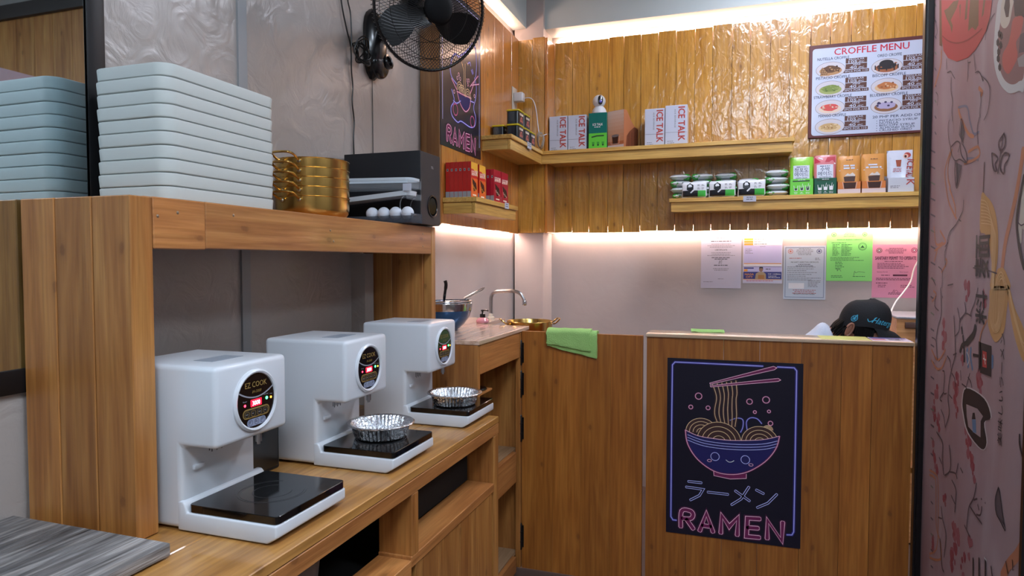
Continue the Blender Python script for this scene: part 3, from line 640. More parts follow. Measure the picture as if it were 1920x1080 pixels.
# ---------------------------------------------------------------- mirror, mural panel, post
t = thing('mirror', 'wall mirror in a black frame reflecting the tray stack', 'mirror', (-1.4, .5, 1.17))
part('glass', bx(-1.399, -1.394, -.6, 1.13, 1.18, 2.75), mat('mirror glass', (214, 230, 236), .015, 1), t, smooth=0)
part('frame', bx(-1.399, -1.3885, 1.122, 1.168, 1.13, 2.8, r=.003).box(-1.399, -1.3885, -.65, 1.122, 1.13, 1.18, r=.003).box(-1.399, -1.3885, -.65, 1.122, 2.74, 2.8, r=.003), mat('frame black', (14, 14, 17), .45), t)

def mural_mat():
    m = bpy.data.materials.new('mural ground'); m.use_nodes = True; nt = m.node_tree; L = nt.links.new; N = nt.nodes.new; b = nt.nodes['Principled BSDF']
    tc = N('ShaderNodeTexCoord'); n = N('ShaderNodeTexNoise'); n.inputs['Scale'].default_value = 2.6; n.inputs['Detail'].default_value = 5; n.inputs['Distortion'].default_value = .7
    mp = N('ShaderNodeMapping'); mp.inputs['Scale'].default_value = (1, 2.2, 1); L(tc.outputs['Object'], mp.inputs[0]); L(mp.outputs[0], n.inputs['Vector'])
    r = ramp(nt, [(.3, (164, 144, 148)), (.5, (168, 151, 158)), (.7, (175, 162, 170))]); L(n.outputs['Fac'], r.inputs['Fac'])
    n2 = N('ShaderNodeTexNoise'); n2.inputs['Scale'].default_value = 4; n2.inputs['Detail'].default_value = 3; L(mp.outputs[0], n2.inputs['Vector'])
    sx = N('ShaderNodeSeparateXYZ'); L(tc.outputs['Object'], sx.inputs[0])
    mr = N('ShaderNodeMapRange'); mr.inputs['From Min'].default_value = -.5; mr.inputs['From Max'].default_value = .05; L(sx.outputs['Y'], mr.inputs['Value'])
    mm = N('ShaderNodeMath'); mm.operation = 'MULTIPLY'; L(n2.outputs['Fac'], mm.inputs[0]); mr.inputs['To Max'].default_value = .62; L(mr.outputs[0], mm.inputs[1])
    mx = N('ShaderNodeMix'); mx.data_type = 'RGBA'; L(mm.outputs[0], mx.inputs[0]); L(r.outputs[0], mx.inputs[6]); mx.inputs[7].default_value = lin((146, 88, 94))
    L(mx.outputs[2], b.inputs['Base Color']); b.inputs['Roughness'].default_value = .55; return m
t = thing('mural_panel', 'tall panel printed with ramen bowls, blossoms and brush lettering', 'mural', (.66, 2.32, 0))
part('board', bx(.641, .665, 1.86, 2.795, .02, 2.345), mural_mat(), t, smooth=0)
part('edge_strip', bx(.636, .668, 2.778, 2.797, .02, 2.345), mat('white edging', (150, 156, 166), .5), t, smooth=0)
part('edge_strip', bx(.634, .668, 1.846, 1.86, .02, 2.345), BLACKM, t, smooth=0)
MC = dict(brown=(112, 78, 60), brown2=(112, 86, 84), red=(176, 66, 70), rline=(140, 48, 52), olive=(112, 82, 58), white=(196, 198, 200), whiteline=(190, 184, 188), mauve2=(140, 106, 108),
          dark=(62, 54, 58), greyl=(150, 146, 150), greyd=(98, 88, 96), pink=(186, 96, 92), cream=(196, 190, 180), twig=(86, 68, 74), orange=(184, 124, 96), bluegrey=(122, 120, 140),
          bluegrey2=(100, 128, 164), noodle=(196, 152, 98), noodlel=(218, 184, 134), blackish=(60, 54, 58), ink=(44, 38, 42), redsign=(172, 52, 54), mural=(158, 140, 146), brick=(96, 84, 96), green=(120, 122, 110), blossom=(148, 70, 82), blossom2=(154, 92, 102))
MM = {k: mat('mural ' + k, c, .55) for k, c in MC.items()}
p = Print((.641, 2.80, 0), (0, -1, 0), (0, 0, 1), .0003, .00006)
lay = 0
UM = (.026, .938)
for k, q in enumerate(MURAL):
    kind, c, wd, pts = q
    pts = [(min(max(a, UM[0]), UM[1]), min(max(b, .05), 2.34)) for a, b in pts]
    l = 1 + (k % 12)
    if kind == 'p' and max(b for a, b in pts) < 2.3 and c in ('noodle', 'white', 'mauve2', 'cream', 'pink', 'greyd', 'ink', 'whiteline') and len(pts) > 4 and not (c == 'ink' and len(pts) < 6): pts = [(min(max(a, UM[0]), UM[1]), b) for a, b in catmull(pts, 4, True)]
    if kind == 'p': p.poly(pts, MM[c], wd + 6 if c != 'noodle' else 5)
    elif kind == 's':
        p.stroke(pts, wd * .00085 * (.8 if c in ('twig', 'ink') else 1), MM[c], 14 + (k % 97) * .13 if c in ('twig', 'ink', 'white', 'noodlel', 'rline', 'blackish') else 2 + (k % 29) * .11, smooth=True)
    else:
        rnd = random.Random(k); a, b = pts[0]
        for j in range(5):
            u = a + rnd.uniform(-.5, .5) * wd; v = b + rnd.uniform(-1, 1) * wd * .9; r = wd * rnd.uniform(.25, .55)
            u = min(max(u, UM[0] + r * 1.2), UM[1] - r * 1.2)
            p.poly([(u + r * rnd.uniform(.7, 1.1) * cos(x * pi / 5), v + r * 1.1 * rnd.uniform(.7, 1.1) * sin(x * pi / 5)) for x in range(10)], MM['blossom' if (j + k) % 2 else 'blossom2'], .5 + .1 * (k % 9) + .02 * j)
for s, u, v, z in (('麺', .655, 1.353, .13), ('料', .648, 1.225, .1)): p.text(s, u, v, z, MM['ink'], 20, 'L', 1, 90, .02)
p.text('美味しいラーメン', .792, .925, .036, MM['ink'], 20, 'L', 1, 90, .005, width=.29)
p.build('printed_picture', t)

struct('trim_1', bx(.616, .655, 2.775, 2.812, 0, 3.19, r=.003).box(.624, .64, 2.765, 2.775, 0, 3.19), BLACKM)

# ---------------------------------------------------------------- ramen counter on the left
t = thing('ramen_counter', 'low wooden side counter carrying the three white noodle cookers', 'counter', (-1.1, 1.55, 0))
for x0, x1 in ((-1.4, -1.21), (-1.209, -1.0), (-.999, -.8)): part('top_board', bx(x0 + .0008, x1, .905 if x1 < -.9 else .78, 2.192, .832, .8545, r=.002, seg=1), COUNTERW, t, smooth=0)
part('front_rail', bx(-.83, -.8, .78, 2.192, .793, .831, r=.002, seg=1), FRAMEY, t, smooth=0)
for a, b in ((1.535, 1.572), (2.145, 2.19)): part('post', bx(-.9, -.8005, a, b, .625 if b < 2 else .02, .7925, r=.002, seg=1), FRAMEW, t, smooth=0)
part('lower_rail', bx(-.9, -.8, .78, 1.53, .575, .622, r=.002, seg=1), FRAMEY, t, smooth=0)
part('lower_rail', bx(-.9, -.8, 1.531, 2.144, .6, .63, r=.002, seg=1), FRAMEY, t, smooth=0)
for a, b in ((1.56, 1.70), (1.701, 1.84), (1.841, 1.985), (1.986, 2.13)): part('front_panel', bx(-.822, -.803, a, b - .001, .03, .599, r=.0015, seg=1), FRAMEW, t, smooth=0)
for k in range(4): part('front_panel', bx(-.822, -.803, .93 + k * .15, 1.079 + k * .15, .03, .574, r=.0015, seg=1), FRAMEW, t, smooth=0)
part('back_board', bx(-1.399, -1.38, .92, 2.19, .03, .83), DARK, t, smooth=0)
part('recess_shade', bx(-.91, -.9005, 1.575, 2.143, .631, .792), DARK, t, smooth=0)  # sheet set behind the opening to make its shade
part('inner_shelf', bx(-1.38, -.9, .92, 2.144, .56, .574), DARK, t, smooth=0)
t = thing('plastic_pail', 'grey plastic pail in the open bay under the side counter', 'pail', (-1.0, 1.27, .574))
part('body', MB().lathe([(.07, 0), (.085, .13), (.09, .135), (.09, .142), (.082, .142), (.066, .005)], (-1.0, 1.27, .575), 24), mat('grey pail', (96, 96, 100), .45), t)
part('handle', MB().tube([(-1.0 + .09 * cos(a), 1.27 + .02 * sin(a), .71 + .06 * sin(a)) for a in [pi * k / 10 for k in range(11)]], .004, 6), mat('grey pail handle', (80, 80, 84), .4), t)

# overhead shelf frame standing on the counter
t = thing('shelf_frame', 'wooden open frame shelf standing on the side counter', 'shelf', (-1.25, 1.6, .855))
for k, (a, b) in enumerate(((-1.3875, -1.294), (-1.293, -1.196), (-1.195, -1.0975))):
    part('side_plank', bx(a, b, .964 + .001 * k, 1.018, .856, 1.5265, r=.002, seg=1), FRAMEW, t, smooth=0)
part('front_beam', bx(-1.12, -1.097, 1.0195, 1.155, 1.425, 1.528, r=.002, seg=1), FRAMEY, t, smooth=0)
part('front_beam', bx(-1.12, -1.097, 1.156, 2.27, 1.427, 1.5285, r=.002, seg=1), FRAMEY, t, smooth=0)
part('end_cap', bx(-1.13, -1.0965, 2.271, 2.305, .856, 1.5285, r=.002, seg=1), FRAMEW, t, smooth=0)
for k, (a, b) in enumerate(((-1.387, -1.262), (-1.261, -1.13))): part('end_plank', bx(a, b, 2.265, 2.303, .856, 1.49, r=.002, seg=1), FRAMEW, t, smooth=0)
for a, b in ((-1.387, -1.26), (-1.2595, -1.121)): part('top_board', bx(a, b, 1.019, 2.303, 1.505, 1.53, r=.0015, seg=1), FRAMEY, t, smooth=0)
nails = MB()
for y, z in ((1.62, 1.487), (1.635, 1.457), (1.08, 1.5), (1.24, 1.505), (2.2, 1.5), (2.2, 1.455), (1.03, 1.49)): nails.sphere((-1.097, y, z), .0015, .0035, .0035, 10, 6)
part('screw_heads', nails, mat('screw head', (150, 128, 108), .4, .6), t)

# grey table at the near corner
t = thing('table', 'grey oak table corner nearest the viewer with a black body', 'table', (-1.2, .6, 0))
TZ = .883
part('tabletop', bx(-1.395, -.985, -.1, .938, TZ - .024, TZ, r=.0025), GREYW, t)
part('body', bx(-1.38, -1.01, -.06, .9, .02, TZ - .025), BLACKMATT, t, smooth=0)

# ---------------------------------------------------------------- noodle cookers
RED_LED = mat('red digits', (255, 40, 60), .4, emit=3.0); GREEN_LED = mat('green lamp', (60, 255, 130), .4, emit=3); AMBER = mat('amber lamp', (255, 150, 40), .4, emit=3)
GOLDINK = mat('gold ink', (150, 122, 66), .4); GREYINK = mat('silver ink', (150, 150, 160), .4); BLUEGREY = mat('pale button', (140, 148, 172), .5); REDGLOW = mat('red display glow', (200, 16, 36), .4, emit=1.2)
GREENTOP = mat('dark green ink', (34, 66, 40), .4)
def cooker(y0, label, green=False):
    t = thing('noodle_cooker', label, 'noodle cooker', (-1.02, y0 + .11, .855), group='noodle cookers on the side counter')
    y1 = y0 + .217; xb = -1.222
    def softened(poly, ya, yb, r):
        b = MB().prism(poly, ya, yb, 'y'); bm = bmesh.new(); vs = [bm.verts.new(v) for v in b.v]; [bm.faces.new([vs[i] for i in f]) for f in b.f]
        bmesh.ops.recalc_face_normals(bm, faces=bm.faces); bmesh.ops.bevel(bm, geom=bm.edges[:], offset=r, segments=3, profile=.5, affect='EDGES'); return MB().bm(bm)
    part('base', softened([(-1.07, .857), (-.852, .857), (-.83, .87), (-.83, .8945), (-1.046, .8945), (-1.05, .911), (-1.056, .917), (-1.07, .917)], y0, y0 + .237, .004), WHITEP, t)
    part('housing', softened([(xb, .86), (-1.058, .86), (-1.058, 1.028), (-.968, 1.028), (-.968, 1.192), (xb, 1.192)], y0, y1, .011), WHITEP, t)
    part('hot_plate', MB().rprism(-1.0455, -.8305, y0 + .004, y0 + .236, .895, .911, .01, 5, .001), mat('black glass plate', (10, 10, 11), .06, coat=.5), t)
    pr = Print((-.9365, y0 + .1235, .911), (0, 1, 0), (-1, 0, 0), .0003, .0002)
    for r in (.04, .065, .07): pr.ring(0, 0, r, .0012, mat('grey plate mark', (58, 58, 62), .3), 0, n=40, a0=20, a1=300)
    pr.build('plate_marks', t)
    ft = MB()
    for x in (-1.19, -.87):
        for y in (y0 + .03, y0 + .2): ft.lathe([(.012, 0), (.012, .007)], (x, y, .8548), 12)
    part('feet', ft, BLACKMATT, t)
    # round control panel on the front
    cy, cz = y0 + .111, 1.107
    def R(prof, n=40): return MB().lathe(prof, (0, 0, 0), n).xf(M4.Translation((-.968, cy, cz)) @ M4.Rotation(pi / 2, 4, 'Y'))
    part('panel_ring', R([(.0665, -.004), (.066, .004), (.062, .0075), (.0585, .006), (.0575, .002)]), WHITEP, t)
    part('panel_face', R([(.0578, -.002), (.0578, .003)]), mat('black panel', (14, 14, 15), .15, coat=.4), t)
    p = Print((-.9649, cy, cz), (0, 1, 0), (0, 0, 1), .0003, .0002)
    arc = [(.055 * sin(radians(a)), .055 * cos(radians(a))) for a in range(-62, 63, 8)]
    low = [(.05 * k / 6, .009 + .017 * (k / 6) ** 2) for k in range(6, -7, -1)]
    if green: p.poly(arc + low, GREENTOP, 0)
    p.stroke([(.056 * k / 8, .007 + .0185 * (k / 8) ** 2) for k in range(-8, 9)], .003, GREYINK, 1, cap=False)
    p.text('EZ COOK', 0, .029, .0165, GOLDINK, 2, 'C', 1.0, 0, .02, width=.066)
    p.text('IH-3000', .002, .0165, .0085, GOLDINK, 2, 'C', 1, 0, 0, .3)
    p.rrect(-.017, -.012, .017, .003, .002, REDGLOW, 1); p.text('3000', 0, -.0095, .0135, mat('lit digits', (255, 150, 160), .4, emit=2.5), 2, 'C', .9, 0, .01)
    p.disc(-.034, -.006, .0028, RED_LED, 2); p.disc(.033, -.001, .0034, GREEN_LED, 2); p.disc(.0465, -.002, .0024, AMBER, 2)
    p.text('Power', -.034, .001, .0045, GREYINK, 2, 'C'); p.text('Inverter', .031, .0065, .0045, GREYINK, 2, 'C'); p.text('Heat', .0465, .0045, .004, GREYINK, 2, 'C')
    p.rrect(-.041, -.035, .041, -.0145, .01, GOLDINK, 1); p.rrect(-.0385, -.033, .0385, -.0175, .0075, BLACK, 2)
    for k in range(4):
        x = -.0285 + .019 * k; p.ring(x, -.0258, .0068, .001, GOLDINK, 3, n=16, a0=115, a1=425); p.stroke([(x, -.0185), (x, -.022)], .001, GOLDINK, 3); p.lines(x - .004, x + .004, -.0265, 1, 1, .0016, GREYINK, 3, k)
    p.rrect(-.0285, -.0525, .0285, -.037, .0075, BLUEGREY, 2)
    for k in range(3):
        x = -.0185 + .0185 * k; p.ring(x, -.0447, .0062, .0009, BLACK, 3, n=16); p.lines(x - .004, x + .004, -.043, 2, .003, .0014, BLACK, 3, k)
    p.build('panel_print', t)
    part('spout', MB().lathe([(.007, -.014), (.007, .006)], (-.985, cy + .03, 1.024), 12).lathe([(.004, -.02), (.004, -.013)], (-.985, cy + .03, 1.024), 10), STEEL, t)
    vent = MB()
    for k in range(6): vent.box(-1.059, -1.0575, y0 + .075 + k * .007, y0 + .078 + k * .007, 1.0 - .004 * (k % 2), 1.018)
    part('vent_slots', vent, mat('vent grey', (96, 96, 100), .6), t, smooth=0)
    part('latch', bx(-1.061, -1.052, y0 + .03, y0 + .058, .972, .982, r=.002), WHITEP, t)
    part('top_label', bx(-1.08, -1.03, y0 + .06, y0 + .15, 1.1922, 1.1927), mat('silver label', (150, 160, 172), .3), t, smooth=0)
    return t
t = thing('black_box', 'black box on the side counter behind the first two noodle cookers', 'box', (-1.245, 1.375, .855))  # plain black block filling the gap between the cookers
part('housing', bx(-1.34, -1.15, 1.295, 1.455, .8552, 1.035, r=.004), BLACKMATT, t)
part('cover', bx(-1.1498, -1.146, 1.305, 1.445, .865, 1.025, r=.0015, seg=1), BLACKP, t)
cooker(1.037, 'white noodle cooker nearest the viewer with an empty black hot plate')
cooker(1.49, 'middle white noodle cooker with a foil pan on its plate')
cooker(1.985, 'farthest white noodle cooker with a green topped control panel', True)
FOIL = mat('crinkled foil', (214, 216, 220), .2, 1, bump=.5, bscale=90)
def foil_pan(x, y, z, label, rot):
    t = thing('foil_pan', label, 'foil pan', (x, y, z), rot, 'foil pans on the cookers')
    def wv(k, i): return (.0022 if i % 2 else -.0012) if k in (2, 3, 4, 9, 10, 11) else 0
    prof = [(.001, .0005), (.066, .0005), (.07, .004), (.08, .036), (.083, .0395), (.0925, .041), (.094, .0385), (.0945, .0405), (.091, .043), (.0815, .041), (.078, .037), (.068, .006), (.065, .0022), (.001, .0022)]
    part('pan', MB().lathe(prof, (0, 0, 0), 88, True, wv), FOIL, t, world=False, smooth=.45)
foil_pan(-.945, 1.628, .9115, 'crinkled foil pan on the middle noodle cooker', .2)
foil_pan(-.922, 2.085, .9115, 'crinkled foil pan on the farthest noodle cooker', 1.1)

# ---------------------------------------------------------------- things on the overhead shelf
TRAY = mat('pale tray plastic', (188, 192, 188), .5)
ordn = ['bottom', 'second', 'third', 'fourth', 'fifth', 'sixth', 'seventh', 'eighth', 'ninth', 'topmost']
def tray_mesh():
    mb = MB(); hx, hy, h = .105, .178, .027
    def loop(d, z): return [(x, y, z) for x, y in [(sx * (hx - r0) + (r0 - d) * cos(a), sy * (hy - r0) + (r0 - d) * sin(a)) for sx, sy, a0 in ((1, 1, 0), (-1, 1, 90), (-1, -1, 180), (1, -1, 270)) for a in [radians(a0 + 90 * k / 8) for k in range(9)]]]
    r0 = .034
    return mb.loft([loop(.004, 0), loop(.002, .002), loop(.0, .024), loop(.0005, .0262), loop(.002, .027), loop(.004, .0268), loop(.006, .022), loop(.008, .005)])
first = None
for k in range(10):
    lab = ('%s pale grey plastic tray of the stack on the overhead shelf' % ordn[k]) if k in (0, 9) else '%s pale grey plastic tray from the bottom of the stack' % ordn[k]
    loc = (-1.233 + random.uniform(-.0012, .0012), 1.262 + random.uniform(-.0015, .0015), 1.5305 + k * .0285)
    if first is None:
        first = thing('serving_tray', lab, 'tray', loc, 0, 'trays stacked on the overhead shelf'); part('rim', tray_mesh(), TRAY, first, world=False)
        part('foot', MB().rprism(-.09, .09, -.163, .163, -.0004, .003, .03, 6), TRAY, first, world=False)
    else: dup(first, loc, lab, random.uniform(-.004, .004))
# gold pots
first = None
RIVET = mat('rivet', (176, 168, 150), .3, 1)
for k in range(5):
    lab = '%s gold two-handled pot in the stack beside the trays' % ('bottom', 'second lowest', 'middle', 'second highest', 'top')[k]
    loc = (-1.243, 1.745, 1.531 + k * .028)
    if first is None:
        first = thing('noodle_pot', lab, 'pot', loc, .0, 'gold pots stacked on the overhead shelf')
        part('body', MB().lathe([(.001, 0), (.088, 0), (.099, .004), (.106, .013), (.1085, .024), (.1095, .0585), (.1115, .06), (.1095, .061), (.1075, .058), (.106, .024), (.098, .014), (.001, .0035)], (0, 0, 0), 56), GOLD, first, world=False)
        for s in (-1, 1):
            h = part('handle', MB().tube(catmull([(-.03, s * .107, .05), (-.034, s * .118, .053), (-.034, s * .142, .064), (-.02, s * .155, .068), (.02, s * .155, .068), (.034, s * .142, .064), (.034, s * .118, .053), (.03, s * .107, .05)], 4), .0034, 8), GOLD, first, world=False)
            rv = MB()
            for x in (-.03, .03): rv.sphere((x, s * .1075, .048), .006, .004, .006, 12, 8)
            part('rivets', rv, RIVET, h, world=False)
    else: dup(first, loc, lab)
# subwoofer
t = thing('subwoofer', 'black box subwoofer with a round bass port at the shelf end', 'speaker', (-1.23, 2.22, 1.531))
part('cabinet', bx(-1.385, -1.0765, 2.137, 2.30, 1.5325, 1.792, r=.002), mat('black woodgrain', (15, 15, 21), .5, bump=.06, bscale=700), t)
part('side_face', bx(-1.0768, -1.0735, 2.138, 2.299, 1.5335, 1.791, r=.001, seg=1), mat('charcoal face', (48, 46, 50), .5), t)
part('port_ring', MB().lathe([(.041, 0), (.041, .003), (.036, .004), (.034, .001)], (0, 0, 0), 40).xf(M4.Translation((-1.0735, 2.232, 1.602)) @ M4.Rotation(pi / 2, 4, 'Y')), BLACKP, t)
part('port', MB().lathe([(.034, .0012), (.03, .0012), (.02, .001), (.001, .001)], (0, 0, 0), 32).xf(M4.Translation((-1.0735, 2.232, 1.602)) @ M4.Rotation(pi / 2, 4, 'Y')), mat('port black', (5, 5, 6), .15), t)
p = Print((-1.0735, 2.138, 1.5335), (0, 1, 0), (0, 0, 1)); p.text('TCL', .094, .205, .012, mat('badge', (190, 190, 196), .4), 1, 'C', .9, 0, .03); p.build('badge', t)
# egg dispenser
CLEAR = mat('clear plastic', (226, 232, 238), .06, 0, alpha=.1, coat=.3)
t = thing('egg_dispenser', 'clear two tier egg dispenser before the black subwoofer', 'egg dispenser', (-1.23, 2.075, 1.531))
def ramp_loop(x0, x1, y0, y1, za, zb, r, zo, d):
    o = []
    for cx, cy, a0 in ((x1 - r, y1 - r, 0), (x0 + r, y1 - r, 90), (x0 + r, y0 + r, 180), (x1 - r, y0 + r, 270)):
        for k in range(7):
            a = radians(a0 + 15 * k); x = cx + (r - d) * cos(a); y = cy + (r - d) * sin(a); o.append((x, y, za + (zb - za) * (x - x0) / (x1 - x0) + zo))
    return o
WRIM = mat('white rim', (200, 210, 218), .3); E0, E1 = -1.38, -1.058
part('upper_rim', MB().loft([ramp_loop(E0, E1, 2.035, 2.118, 1.682, 1.676, .026, a, d) for a, d in ((0, 0), (.009, 0), (.009, .004), (.0, .004), (0, 0))], cap=False), WRIM, t)
part('upper_tray', MB().loft([ramp_loop(E0, E1, 2.035, 2.118, 1.682, 1.676, .026, a, d) for a, d in ((0, .001), (-.026, .003), (-.03, .012))], cap=False), CLEAR, t)
part('middle_ramp', MB().loft([ramp_loop(E0, E1 - .012, 2.036, 2.117, 1.606, 1.631, .02, a, d) for a, d in ((-.004, .003), (.011, 0), (.011, .004), (.0, .006))]), WRIM, t)
part('base_tray', bx(E0, E1, 2.035, 2.118, 1.5315, 1.5425, r=.0008, seg=1).box(E0, E1, 2.035, 2.037, 1.5425, 1.556).box(E0, E1, 2.116, 2.118, 1.5425, 1.556).box(E1 - .002, E1, 2.037, 2.116, 1.5425, 1.564), mat('smoky base', (84, 90, 100), .15, alpha=.5), t)
part('end_bracket', MB().tube([(E1 - .022 - .022 * sin(a), 2.038, 1.592 + .03 * cos(a)) for a in [radians(20 * k) for k in range(10)]], .0018, 6).tube([(E1 - .022 - .022 * sin(a), 2.115, 1.592 + .03 * cos(a)) for a in [radians(20 * k) for k in range(10)]], .0018, 6).box(E1 - .018, E1 - .002, 2.036, 2.117, 1.612, 1.632).box(E1 - .014, E1 - .002, 2.036, 2.117, 1.65, 1.68), CLEAR, t)
part('price_tag', bx(E1 - .03, E1 + .002, 2.0325, 2.0335, 1.64, 1.664), mat('tag paper', (186, 190, 204), .6), t, smooth=0)
EGG = mat('egg shell', (212, 216, 226), .45)
first = None
for k in range(4):
    loc = (-1.2215 + k * .0458, 2.0585, 1.566); lab = 'white egg %s on the dispenser base' % ('nearest the gold pots', 'second from the gold pots', 'third from the gold pots', 'at the open end')[k]
    if first is None:
        first = tag(part('egg', MB().sphere((0, 0, 0), .0225, .0205, .0225, 24, 14), EGG), lab, 'egg', 'eggs in the dispenser'); first.location = loc
    else:
        o = first.copy(); COL.objects.link(o); o.location = loc; o['label'] = lab

# ---------------------------------------------------------------- wall fan and wires
FC = V((-.993, 2.058, 2.247)); FN = V((.757, -.602, -.28)).normalized()
fr = V((0, 0, 1)).cross(FN).normalized(); fu = FN.cross(fr)
FM = M4(((fr.x, fu.x, FN.x, FC.x), (fr.y, fu.y, FN.y, FC.y), (fr.z, fu.z, FN.z, FC.z), (0, 0, 0, 1)))
t = thing('wall_fan', 'black oscillating wall fan with a wire cage on a glossy mount', 'fan', (-1.4, 2.36, 2.26))
mo = MB()
for k in range(13):
    s = .5 - .5 * cos(pi * k / 12); z = 2.122 + .272 * s; wv = .062 * math.sqrt(max(1 - abs(2 * s - 1) ** 3.2, .06)); d = .045 * math.sqrt(max(1 - abs(2 * s - 1) ** 4, .1))
    mo.v += [(-1.399 + max(d * sin(a), 0) * (1.0 + .35 * sin(3 * s)), 2.36 - wv * cos(a), z) for a in [pi * j / 12 for j in range(13)]]
n = 13; mo.f = [(k * n + j, k * n + j + 1, (k + 1) * n + j + 1, (k + 1) * n + j) for k in range(12) for j in range(12)] + [tuple(range(13)), tuple(range(12 * 13, 13 * 13))]; mo.mi = [0] * len(mo.f)
part('mount', mo, BLACKP, t)
part('lower_housing', MB().sphere((-1.372, 2.375, 2.185), .03, .06, .058, 24, 16), BLACKP, t)
part('control_dial', MB().lathe([(.03, 0), (.031, .014), (.027, .018), (.02, .016), (.018, .006)], (0, 0, 0), 28).xf(M4.Translation((-1.352, 2.392, 2.195)) @ M4.Rotation(radians(75), 4, 'Y')), BLACKP, t)
mb0 = FC - FN * .16
part('arm', MB().tube(catmull([(-1.37, 2.36, 2.31), (-1.3, 2.33, 2.3), tuple(mb0 + V((-.02, .02, .01))), tuple(mb0)], 5), [.034] * 6 + [.03] * 5 + [.028] * 5, 14), BLACKP, t)
part('motor', MB().lathe([(.001, -.19), (.03, -.187), (.052, -.17), (.062, -.13), (.064, -.085), (.055, -.068), (.001, -.066)], (0, 0, 0), 28).xf(FM), BLACKP, t)
R0 = .198
part('cage_ring', MB().tube([(R0 * cos(a), R0 * sin(a), 0) for a in [2 * pi * k / 64 for k in range(64)]], .0052, 8, True).xf(FM), BLACKP, t)
WIRE = mat('black wire', (12, 12, 13), .35)
gf = MB(); gr = MB(); nw = 96
for k in range(nw):
    a = 2 * pi * k / nw
    def q(r, da, z): return (r * cos(a + da), r * sin(a + da), z)
    gf.tube([q(R0, 0, 0), q(R0 - .006, .03, .028), q(R0 * .82, .16, .046), q(R0 * .55, .36, .058), q(.056, .62, .064)], .00105, 3)
    gr.tube([q(R0 + .005, .01, .004), q(R0, 0, -.03), q(R0 * .82, -.1, -.05), q(R0 * .55, -.24, -.062), q(.05, -.42, -.066)], .00105, 3)
for r, z in ((R0 * .82, .046), (R0 * .55, .058)): gf.tube([(r * cos(x), r * sin(x), z) for x in [2 * pi * j / 48 for j in range(48)]], .0011, 4, True); gr.tube([(r * cos(x), r * sin(x), -z) for x in [2 * pi * j / 48 for j in range(48)]], .0011, 4, True)
part('front_grille', gf.xf(FM), WIRE, t); part('rear_grille', gr.xf(FM), WIRE, t)
part('hub_cap', MB().lathe([(.05, .058), (.05, .066), (.044, .074), (.03, .079), (.001, .08)], (0, 0, 0), 36).xf(FM), mat('hub black', (16, 16, 18), .7, spec=.2), t)
part('spinner', MB().lathe([(.036, -.06), (.036, .03), (.028, .04), (.001, .042)], (0, 0, 0), 24).xf(FM), BLACKP, t)
for k, a0 in enumerate((203, 331, 83)):
    rows = []
    for i in range(9):
        s = i / 8; r = .03 + .158 * s; hw = radians(9 + 17 * math.sin(pi * min(s * .75 + .18, 1))); sk = radians(14 * s)
        rows.append([(r * cos(radians(a0) + sk + hw * x), r * sin(radians(a0) + sk + hw * x), -.012 + .022 * x * (1 - .35 * s)) for x in (-1, -.5, 0, .5, 1)])
    bl = MB(); n = 5
    for z in (0, .0022): bl.v += [(x, y, zz + z) for row in rows for x, y, zz in row]
    N = 45
    for i in range(8):
        for j in range(4):
            q = (i * n + j, i * n + j + 1, (i + 1) * n + j + 1, (i + 1) * n + j); bl.f += [q, tuple(x + N for x in q[::-1])]
    edge = [i * n for i in range(9)] + [8 * n + j for j in range(1, 5)] + [i * n + 4 for i in range(7, -1, -1)] + [j for j in range(3, 0, -1)]
    bl.f += [(edge[i], edge[(i + 1) % len(edge)], edge[(i + 1) % len(edge)] + N, edge[i] + N) for i in range(len(edge))]; bl.mi = [0] * len(bl.f)
    part('blade', bl.xf(FM), mat('smoky blade', (24, 23, 24), .5, spec=.3), t)
def wire(pts, r, label, name='cable', m=None, k=6):
    return tag(part(name, MB().tube(catmull([V(p) for p in pts], k), r, 6), m or WIRE), label, 'cable')
wire([(-1.39, 2.13, 3.0), (-1.393, 2.13, 2.5), (-1.393, 2.14, 2.36), (-1.39, 2.17, 2.26), (-1.388, 2.195, 2.2), (-1.393, 2.205, 2.12), (-1.394, 2.215, 2.06), (-1.394, 2.21, 2.0), (-1.394, 2.222, 1.93), (-1.394, 2.216, 1.86), (-1.394, 2.222, 1.76), (-1.394, 2.222, 1.7)], .0028, 'black wavy cable hanging on the grey wall behind the subwoofer')
wire([(-1.394, 2.17, 3.0), (-1.394, 2.175, 2.45), (-1.39, 2.198, 2.32), (-1.388, 2.2, 2.2)], .0026, 'black cable dropping from above into the coil beside the fan')
wire([(-1.397, 2.362, 2.13), (-1.397, 2.363, 1.95), (-1.397, 2.364, 1.72)], .0016, 'thin straight black cable running down below the fan mount')
cb = MB(); rnd = random.Random(3)
for k in range(6):
    r = .03 + .004 * k; cx, cz = 2.232 + rnd.uniform(-.008, .008), 2.195 + rnd.uniform(-.008, .008); tl = rnd.uniform(-.5, .5); sq = rnd.uniform(.75, 1.1)
    cb.tube([(-1.375 + .012 * sin(a * 2 + k) + .004 * k, cx + r * (cos(a) * cos(tl) - sq * sin(a) * sin(tl)), cz + r * (cos(a) * sin(tl) + sq * sin(a) * cos(tl))) for a in [2 * pi * j / 28 for j in range(28)]], .0028, 6, True)
tag(part('cable_coil', cb, WIRE), 'bundled coil of black cable hanging beside the fan mount', 'cable')

